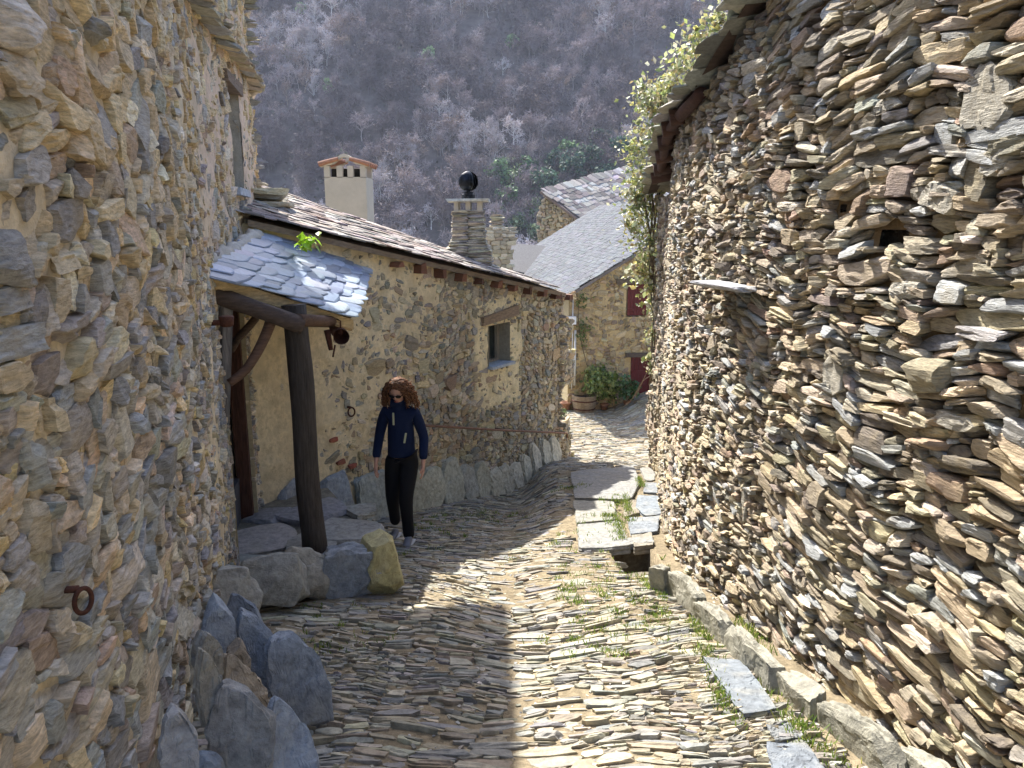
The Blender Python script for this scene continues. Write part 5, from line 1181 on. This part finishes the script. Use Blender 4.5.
M_SKIN = simple('skin', (.50, .28, .20), .5, spec=.4); M_FLEECE = simple('blue_fleece', (.006, .013, .042), .9, noise=.15, sc_=60, bump=.3, spec=.2); M_TROU = simple('black_cloth', (.008, .008, .010), .85, spec=.2)
M_HAIR = simple('brown_hair', (.14, .06, .025), .65, attr=True, spec=.15)
# key joints (person's right = +r)
hipR, hipL = (.085, .0, .90), (-.085, .0, .90); kR, kL = (.10, .03, .50), (-.075, .16, .52); aR, aL = (.125, -.14, .12), (-.10, .17, .08)
shR, shL = (.145, .02, 1.375), (-.145, -.01, 1.36); eR, eL = (.225, -.02, 1.11), (-.225, -.03, 1.10); wR, wL = (.225, .12, .875), (-.245, .10, .875)
hd = lambda z, f: H(0.0, f, z)
j = [(H(0, 0, .95), (.08, .06)), (H(0, .0, 1.12), (.08, .06)), (H(0, .0, 1.27), (.09, .055)), (H(0, 0, 1.37), (.055, .04)), (H(0, .02, 1.46), .044), (H(0, .045, 1.52), .05),
     (H(*hipR), .06), (H(*kR), .045), (H(*aR), .038), (H(*hipL), .06), (H(*kL), .045), (H(*aL), .038),
     (H(*shR), .04), (H(*eR), .034), (H(*wR), .024), (H(*shL), .04), (H(*eL), .034), (H(*wL), .024)]
ed_ = [(0, 1), (1, 2), (2, 3), (3, 4), (4, 5), (0, 6), (6, 7), (7, 8), (0, 9), (9, 10), (10, 11), (2, 12), (12, 13), (13, 14), (2, 15), (15, 16), (16, 17)]
def hand(w, side):
    b = len(j); palm = (w[0] + .004 * side, w[1] + .015, w[2] - .05); tip = (w[0], w[1] + .02, w[2] - .085)
    j.append((H(*palm), (.026, .016))); j.append((H(*tip), (.028, .014))); return b
hr = hand(wR, 1); ed_ += [(14, hr), (hr, hr + 1)]; hl = hand(wL, -1); ed_ += [(17, hl), (hl, hl + 1)]
for base, w, side in ((hr, wR, 1), (hl, wL, -1)):
    for k, (df, L_) in enumerate(((.028, .062), (.010, .07), (-.009, .065), (-.026, .05))):
        b = len(j); p0 = (w[0] + .0, w[1] + .02 + df, w[2] - .10); 
        j.append((H(*p0), .0085)); j.append((H(w[0] - side * .008, w[1] + .024 + df, w[2] - .10 - L_ * .5), .008)); j.append((H(w[0] - side * .024, w[1] + .022 + df, w[2] - .10 - L_ * .9), .0065))
        ed_ += [(base + 1, b), (b, b + 1), (b + 1, b + 2)]
    b = len(j); j.append((H(w[0] - side * .01, w[1] + .045, w[2] - .065), .010)); j.append((H(w[0] - side * .018, w[1] + .058, w[2] - .10), .008)); ed_ += [(base, b), (b, b + 1)]
body = skin_obj('body', j, ed_, M_SKIN, per, 2)
# head: shaped ellipsoid with face
hc = H(0.0, .075, 1.575); tiltv = .50
def head_mesh():
    nu, nv = 36, 28; V = []
    for a in range(nv + 1):
        ph = math.pi * a / nv
        for b in range(nu):
            th = 2 * math.pi * b / nu; x = math.sin(ph) * math.sin(th); y = math.sin(ph) * math.cos(th); z = math.cos(ph)   # y = forward
            jaw = 1 - .30 * max(0, -z) ** 1.2; X = .072 * x * jaw; Y = (.092 if y < 0 else .086) * y * (1 - .12 * max(0, -z)); Z = .113 * z
            fx = math.exp(-(x / .16) ** 2) * (y > 0)
            Y += .024 * fx * math.exp(-((z + .12) / .12) ** 2) + .012 * fx * math.exp(-((z - .05) / .16) ** 2)      # nose
            Y += .007 * math.exp(-(x / .28) ** 2) * math.exp(-((z + .47) / .07) ** 2) * (y > 0) + .01 * math.exp(-(x / .25) ** 2) * math.exp(-((z + .8) / .15) ** 2) * (y > 0)
            Y -= .010 * math.exp(-((abs(x) - .38) / .17) ** 2) * math.exp(-((z - .1) / .12) ** 2) * (y > 0)         # eye sockets
            if abs(x) > .93 and abs(z) < .3: X *= 1.12
            yy = Y * math.cos(tiltv) - -Z * math.sin(tiltv) * -1; zz = Z * math.cos(tiltv) - Y * math.sin(tiltv)
            yy = Y * math.cos(tiltv) + Z * math.sin(tiltv); V.append(hc + (-RT * X + FW * yy) * 1.0 + np.array([0, 0, zz]))
    Fc = [(a * nu + b, a * nu + (b + 1) % nu, (a + 1) * nu + (b + 1) % nu, (a + 1) * nu + b) for a in range(nv) for b in range(nu)]
    return V, Fc
V, Fc = head_mesh(); 
def HD(x, y, z):
    return hc - RT * x + FW * (y * math.cos(tiltv) + z * math.sin(tiltv)) + np.array([0, 0, z * math.cos(tiltv) - y * math.sin(tiltv)])
# merge head into the body mesh
bm = bmesh.new(); bm.from_mesh(body.data); o_ = ORG[per]; vs = [bm.verts.new(tuple(np.array(p) - o_)) for p in V]
for f in Fc:
    try: bm.faces.new([vs[i] for i in f]).smooth = True
    except ValueError: pass
bmesh.ops.remove_doubles(bm, verts=vs, dist=1e-5); bmesh.ops.recalc_face_normals(bm, faces=bm.faces); bm.to_mesh(body.data); bm.free()
# lips
mb = MB(); mb.tube([HD(-.022, .083, -.055), HD(-.01, .090, -.053), HD(0, .0915, -.054), HD(.01, .090, -.053), HD(.022, .083, -.055)], [.002, .005, .006, .005, .002], 8); mb.build('lips', simple('lips', (.40, .12, .10), .5), per, smooth=True)
# sunglasses
mb = MB()
for s in (-1, 1):
    c_ = np.array([s * .032, .092, .012]); n = 14; v = [HD(c_[0] + .027 * math.cos(t) , c_[1] - .004 * (s * math.cos(t)) , c_[2] + .020 * math.sin(t)) for t in np.linspace(0, 6.283, n, endpoint=False)]
    v2 = [p - FW * .004 for p in v]; mb.add(v + v2, [tuple(range(n)), tuple(range(n, 2 * n))[::-1]] + [(i, (i + 1) % n, n + (i + 1) % n, n + i) for i in range(n)])
    mb.tube([HD(s * .058, .088, .018), HD(s * .078, .03, .016), HD(s * .078, -.02, .01)], .0035, 6)
mb.tube([HD(-.008, .095, .018), HD(.008, .095, .018)], .003, 6); sg = mb.build('sunglasses', simple('dark_lens', (.01, .008, .008), .12, spec=.6), per)
# jacket
j2 = [(H(0, 0, .90), (.165, .135)), (H(0, .0, 1.05), (.145, .12)), (H(0, .0, 1.22), (.15, .115)), (H(0, .0, 1.345), (.15, .10)), (H(0, .005, 1.43), (.085, .072)), (H(0, .025, 1.50), (.072, .07)),
      (H(*shR), .066), (H(*eR), .052), (H(.228, .09, .935), .045), (H(.228, .105, .895), .037), (H(*shL), .066), (H(*eL), .052), (H(-.243, .08, .935), .045), (H(-.246, .09, .895), .037)]
jk = skin_obj('jacket', j2, [(0, 1), (1, 2), (2, 3), (3, 4), (4, 5), (3, 6), (6, 7), (7, 8), (8, 9), (3, 10), (10, 11), (11, 12), (12, 13)], M_FLEECE, per, 2, root=1)
M_ZIP = simple('pale_zip', (.45, .47, .30), .5)
mb = MB(); mb.box(H(.035, .121, 1.31), RT * .008, FW * .004, [0, 0, .06]); mb.build('zip', M_ZIP, jk)
mb = MB(); mb.box(H(-.075, .116, 1.12), RT * .009 , FW * .004, np.array([0, 0, .05]) - RT * .01); mb.build('pocket_zip', M_ZIP, jk)
# trousers
jt = [(H(0, 0, 1.0), (.12, .10)), (H(hipR[0], 0, .84), .10), (H(*kR), .075), (H(.115, -.05, .30), .060), (H(aR[0], -.13, .12), .056), (H(hipL[0], 0, .84), .10), (H(*kL), .075), (H(-.09, .17, .28), .060), (H(aL[0], .165, .09), .060)]
skin_obj('trousers', jt, [(0, 1), (1, 2), (2, 3), (3, 4), (0, 5), (5, 6), (6, 7), (7, 8)], M_TROU, per, 2)
for s, a in ((1, aR), (-1, aL)):
    gx = H(a[0], a[1], 0); zgr = (float(gz(gx[0], gx[1])) - zg) / SC + .012
    jf = [(H(a[0], a[1] - .045, zgr + .045), (.04, .042)), (H(a[0], a[1] + .03, zgr + .045), (.042, .045)), (H(a[0] + s * .01, a[1] + .12, zgr + .03), (.046, .028)), (H(a[0] + s * .012, a[1] + .17, zgr + .025), (.036, .022)), (H(a[0], a[1], zgr + .1), .042)]
    sh_ = skin_obj('shoe', jf, [(0, 1), (1, 2), (2, 3), (1, 4)], simple('grey_shoe', (.16, .17, .20), .6), per, 1, root=1)
    mb = MB(); mb.box(H(a[0] + s * .006, a[1] + .055, zgr + .008), RT * .044, FW * .125, [0, 0, .010], (.6, .6, .6)); mb.build('sole', simple('white_sole', (.5, .5, .5), .6), sh_)
# hair: curly locks
mb = MB(); g = np.random.default_rng(8)
for k in range(330):
    th = g.uniform(0, 2 * math.pi); ph = g.uniform(.0, 1.75); x, y, z = math.sin(ph) * math.sin(th), math.sin(ph) * math.cos(th), math.cos(ph)
    if y > .45 and z < .62: continue
    if abs(x) < .62 and y > .2 and z < .60: continue
    p0 = np.array([.074 * x, .088 * y - .008, .112 * z + .004]); L_ = g.uniform(.24, .40) * (1.0 if z < .8 else 1.1); out = unit(np.array([x * 1.5, y * .6 - .3, .15])); fr = g.uniform(30, 55); p_ = g.uniform(0, 6.28); am = g.uniform(.008, .016); P_ = []
    if y > .2: out = unit(np.array([np.sign(x + 1e-3) * 1.3, .05, .35]))
    for t in np.linspace(0, 1, 13):
        s = t * L_; q = p0 * (1 + .12 * t) + out * (.088 * math.sin(t * 1.9) * g.uniform(.9, 1.1)) + np.array([0, -.0, -1]) * max(0, s - .02) * .85 * t ** .6
        q = q + np.array([math.sin(fr * s * 2 + p_), math.cos(fr * s * 2 + p_), .3 * math.sin(fr * s + p_)]) * am * min(1, t * 3); P_.append(HD(*q))
    mb.tube(P_, np.linspace(.008, .003, 13), 5, np.array((.13, .06, .03)) * g.uniform(.35, 1.9))
for k in range(1): 
    V2 = []; 
    nu, nv = 20, 12
    for a in range(nv + 1):
        ph = 2.0 * a / nv
        for b in range(nu):
            th = 2 * math.pi * b / nu; x, y, z = math.sin(ph) * math.sin(th), math.sin(ph) * math.cos(th), math.cos(ph); k2 = 1.0 if not (y > .35 and z < .6) else .8
            V2.append(HD(.080 * x * k2, (.095 * y - .006) * k2, .120 * z + .003))
    mb.add(V2, [(a * nu + b, a * nu + (b + 1) % nu, (a + 1) * nu + (b + 1) % nu, (a + 1) * nu + b) for a in range(nv) for b in range(nu)], (.12, .05, .02))
mb.build('hair', M_HAIR, per, smooth=True)

# ================================================================== HILLSIDE, FOREST
def hz(x, y):
    q = np.stack([x * .012, y * .012, 0 * x], -1)
    base = np.interp(y, [60, 118, 140, 200, 300, 420, 600], [-24, -62, -52, -4, 80, 175, 290])
    return base + 9 * fbm(q, 3, 5) * sstep(110, 180, y) + 5 * np.sin(x * .03 + y * .01) * sstep(130, 200, y) + .04 * np.abs(x) 
M_HILL = simple('leaf_litter', (.1, .09, .075), 1, attr=True, noise=.4, sc_=.25, spec=.1)
hc_ = lambda V: np.array([.13, .105, .09]) * (1 + .35 * fbm(V * .06, 3, 3)[:, None])
grid_mesh('hillside', np.arange(-420, 421, 8.), np.arange(112, 601, 8.), hz, M_HILL, hc_)
g = np.random.default_rng(99)
def bare_tree(seed):
    g = np.random.default_rng(seed); V = []; Fc = []; Cc = []
    def prism(a, b, r0, r1, c, n=3):
        d = unit(b - a); u = np.cross(d, [.3, .5, .8]); u = unit(u); w = np.cross(d, u); k = len(V)
        for p, r in ((a, r0), (b, r1)):
            for i in range(n): t = 2 * math.pi * i / n; V.append(p + r * (math.cos(t) * u + math.sin(t) * w)); Cc.append(c)
        for i in range(n): Fc.append((k + i, k + (i + 1) % n, k + n + (i + 1) % n, k + n + i))
    H0 = 1.0; tips = []; tr = [np.array([0, 0, -.08])]; 
    for i in range(4): tr.append(tr[-1] + np.array([g.normal(0, .03), g.normal(0, .03), .22]))
    cb = (1, 1, 1)
    for i in range(4): prism(tr[i], tr[i + 1], .020 * (1 - i * .2), .020 * (1 - (i + 1) * .2), cb)
    for i in range(13):
        h = g.uniform(.22, .85); k = min(3, int(h / .22)); p = tr[k] + (tr[k + 1] - tr[k]) * (h / .22 - k); a = g.uniform(0, 6.28); el = g.uniform(.4, 1.1); L_ = (.42 - .26 * h) * g.uniform(.8, 1.2)
        q = p + L_ * np.array([math.cos(a) * math.cos(el), math.sin(a) * math.cos(el), math.sin(el)]); prism(p, q, .009, .004, cb)
        for m in range(3):
            a2 = a + g.normal(0, .8); el2 = g.uniform(.1, 1.2); s = p + (q - p) * g.uniform(.4, 1); L2 = L_ * .55; q2 = s + L2 * np.array([math.cos(a2) * math.cos(el2), math.sin(a2) * math.cos(el2), math.sin(el2)]); prism(s, q2, .005, .002, (.9, .9, .9)); tips += [q2, (s + q2) / 2]
    tips = np.array(tips)
    for m in range(300):
        s = tips[g.integers(len(tips))] + g.normal(0, .045, 3); d = unit(g.normal(0, 1, 3) + [0, 0, .5]) * g.uniform(.06, .13); w_ = unit(np.cross(d, g.normal(0, 1, 3))) * .0085; k = len(V)
        V += [s - w_, s + w_, s + d + w_ * .5, s + d - w_ * .5]; Cc += [(.85, .8, .85)] * 4; Fc.append((k, k + 1, k + 2, k + 3))
    return np.array(V), np.array(Fc), np.array(Cc)
var = [bare_tree(s) for s in range(7)]
n = 4600; ys = 150 + (390 - 150) * g.random(n) ** .85; xs = g.uniform(-.55, .55, n) * ys * 1.0; ok = np.ones(n, bool)
VV = []; FF = []; CC = []; off = 0
tcols = np.array([(.20, .165, .15), (.32, .265, .235), (.38, .32, .29), (.46, .40, .36), (.40, .31, .24), (.62, .57, .52)])
for i in range(n):
    x, y = xs[i], ys[i]; v, f, c0 = var[g.integers(7)]; s = g.uniform(5.0, 9.0); a = g.uniform(0, 6.28); wd_ = g.uniform(.8, 1.3)
    ca, sa = math.cos(a) * s * wd_, math.sin(a) * s * wd_; w = np.stack([v[:, 0] * ca - v[:, 1] * sa + x, v[:, 0] * sa + v[:, 1] * ca + y, v[:, 2] * s + float(hz(np.array(x), np.array(y)))], 1)
    k = int(np.clip((fbm(np.array([[x * .05, y * .05, 0]]), 2, 8)[0] + .35) * 7 + g.normal(0, 1.1), 0, 5)); cl = tcols[k] * g.uniform(.65, 1.1)
    VV.append(w); FF.append(f + off); CC.append(c0 * cl); off += len(v)
M_TREE = simple('winter_twigs', (.2, .17, .17), .85, attr=True, spec=.25)
tag(mk('forest', np.concatenate(VV), np.concatenate(FF), M_TREE, None, np.concatenate(CC)), kind='stuff'); print('forest verts', off)
# undergrowth brush that fills between trunks
n = 40000; ys = 145 + 240 * g.random(n); xs = g.uniform(-.55, .55, n) * ys; zz = hz(xs, ys) + np.abs(g.normal(0, 1.0, n)) ; keepu = fbm(np.stack([xs * .08, ys * .08, 0 * xs], -1), 2, 4) > -.1
cen = np.stack([xs, ys, zz], 1)[keepu]
u_ = leaf_mesh('undergrowth', cen, .8, M_TREE, None, [(.16, .13, .12), (.22, .17, .14), (.12, .11, .09), (.17, .16, .12)], 12); tag(u_, kind='stuff')
# evergreens in the gully: individual trees
M_EV = simple('evergreen_leaf', (.05, .09, .04), .7, attr=True, trans=.2)
EVG = [(498, 172, 26, 26, 0), (508, 196, 22, 24, 0), (519, 178, 26, 22, 1), (530, 205, 20, 20, 1), (545, 186, 30, 34, 2), (560, 200, 24, 30, 0), (572, 172, 24, 34, 2), (528, 160, 22, 16, 0), (516, 222, 22, 20, 1), (537, 228, 22, 18, 1), (588, 160, 26, 30, 2), (604, 176, 26, 24, 2), (618, 150, 26, 26, 2), (502, 214, 16, 20, 1), (570, 150, 22, 18, 0), (556, 160, 22, 18, 2), (346, 152, 12, 14, 3), (508, 160, 16, 14, 3), (430, 55, 14, 16, 3), (512, 38, 12, 12, 3), (304, 6, 10, 10, 3), (292, 48, 9, 12, 1), (330, 82, 9, 12, 3), (622, 182, 26, 20, 1), (598, 138, 22, 16, 2)]
sets = [[(.11, .19, .08), (.18, .27, .11), (.06, .10, .05)], [(.17, .21, .10), (.24, .28, .14), (.09, .13, .06)], [(.04, .075, .05), (.06, .11, .065), (.11, .16, .09)], [(.26, .36, .16), (.34, .44, .24)]]
kinds = ['green leafy evergreen tree', 'olive green round tree', 'dark green evergreen tree', 'pale fresh green tree']
lbs = []
for i, (px, py, w, h, kd) in enumerate(EVG):
    # distance where the ray meets the hillside
    t = 140.; 
    while t < 420:
        q = P(px, py + h / 2, t)
        if q[2] <= float(hz(np.array(q[0]), np.array(q[1]))): break
        t += 1.5
    s = t / F; W_ = w * s * .66; H_ = h * s * 1.15; b = np.array([q[0], q[1] - 3, float(hz(np.array(q[0]), np.array(q[1] - 3.)))])
    where = 'in the gully, %s' % ['leftmost, above the cowled chimney', 'low, just right of the cowled chimney', 'second from the left in the upper row', 'low, over the squat stone chimney', 'at the centre of the dark grove', 'right of the grove centre', 'upright, high in the grove', 'topmost on the left of the grove', 'lowest, above the small grey roof', 'lowest, left of the brown roofed house', 'dark, above the brown roofed house', 'behind the brown roof', 'farthest right, beside the ivy', 'lowest left, beside the cowl slab', 'at the upper middle of the grove', 'between the two tallest of the grove'][i] if i < 16 else \
        ['alone above the low roof ridge', 'highest left of the grove edge', 'alone high on the slope left of centre', 'alone near the top centre', 'alone at the top left corner', 'alone by the upper left house corner', 'alone left of centre below the top', 'low behind the brown roof and ivy', 'at the upper right edge of the grove'][i - 16]
    e = empty('evergreen_tree', b, kinds[kd] + ' ' + where, 'tree', 'green trees among the bare woods')
    gg_ = np.random.default_rng(500 + i); C = []
    for k in range(16):
        d = unit(gg_.normal(0, 1, 3)) * gg_.uniform(.3, .85); cc_ = b + [0, 0, H_ * .58] + d * [W_ * .8, W_ * .8, H_ * .42]; C.append(cc_ + gg_.normal(0, .16, (75, 3)) * [W_, W_, H_ * .55])
    leaf_mesh('crown', np.concatenate(C), .80, M_EV, e, sets[kd], 600 + i)
    mb = MB(); mb.tube([b - [0, 0, .3], b + [0.1, 0, H_ * .4], b + [0, .1, H_ * .8]], [.28, .2, .08], 7, (.16, .13, .1))
    for k in range(5):
        a = k * 1.3; mb.tube([b + [0, 0, H_ * (.35 + .08 * k)], b + [math.cos(a) * W_ * .6, math.sin(a) * W_ * .6, H_ * (.55 + .07 * k)]], [.12, .05], 5, (.16, .13, .1))
    mb.build('trunk', M_WOODX, e)

# ================================================================== HAZE, LIGHT, CAMERA
SUN = np.array([-.37, .87, 1.0]); SUN /= np.linalg.norm(SUN)
HAZE = True
if HAZE:
    mb = MB(); mb.box([0, 290, 110], [450, 0, 0], [0, 345, 0], [0, 0, 230]); hm = bpy.data.materials.new('haze_air'); hm.use_nodes = True; nt = hm.node_tree; nt.nodes.remove(nt.nodes['Principled BSDF'])
    pv = nt.nodes.new('ShaderNodeVolumePrincipled'); pv.inputs['Color'].default_value = (.72, .80, 1, 1); pv.inputs['Density'].default_value = .0002; pv.inputs['Anisotropy'].default_value = .2
    nt.links.new(pv.outputs[0], nt.nodes['Material Output'].inputs['Volume']); tag(mb.build('haze', hm), kind='stuff')
w = bpy.data.worlds.new('World'); sc.world = w; w.use_nodes = True; nt = w.node_tree; bg = nt.nodes['Background']
sk = nt.nodes.new('ShaderNodeTexSky'); sk.sky_type = 'NISHITA'; sk.sun_disc = False; sk.sun_elevation = math.asin(SUN[2]); sk.sun_rotation = math.atan2(SUN[0], SUN[1]); sk.air_density = .8; sk.dust_density = 3.5; sk.altitude = 900
nt.links.new(sk.outputs[0], bg.inputs['Color']); bg.inputs['Strength'].default_value = .15
sl = bpy.data.lights.new('sun', 'SUN'); sl.energy = 3.7; sl.angle = rad(.55); sl.color = (1, .95, .87); so = bpy.data.objects.new('sun', sl); COL.objects.link(so)
so.rotation_euler = Vector(tuple(SUN)).to_track_quat('Z', 'Y').to_euler(); so.location = (-20, 30, 40)
cam = bpy.data.cameras.new('camera'); co = bpy.data.objects.new('camera', cam); COL.objects.link(co); cam.sensor_width = 36; cam.lens = F / 1024 * 36
co.location = (0, 0, 0); co.rotation_euler = (math.pi / 2 - TH, 0, 0); cam.clip_end = 2000; cam.clip_start = .05; sc.camera = co
sc.view_settings.view_transform = 'Standard'; sc.view_settings.look = 'None'; sc.view_settings.exposure = 1.82; sc.view_settings.gamma = 1
sc.cycles.max_bounces = 6; sc.cycles.diffuse_bounces = 4; sc.cycles.glossy_bounces = 2; sc.cycles.transmission_bounces = 3; sc.cycles.volume_bounces = 0; sc.cycles.use_adaptive_sampling = True
sc.cycles.use_denoising = True
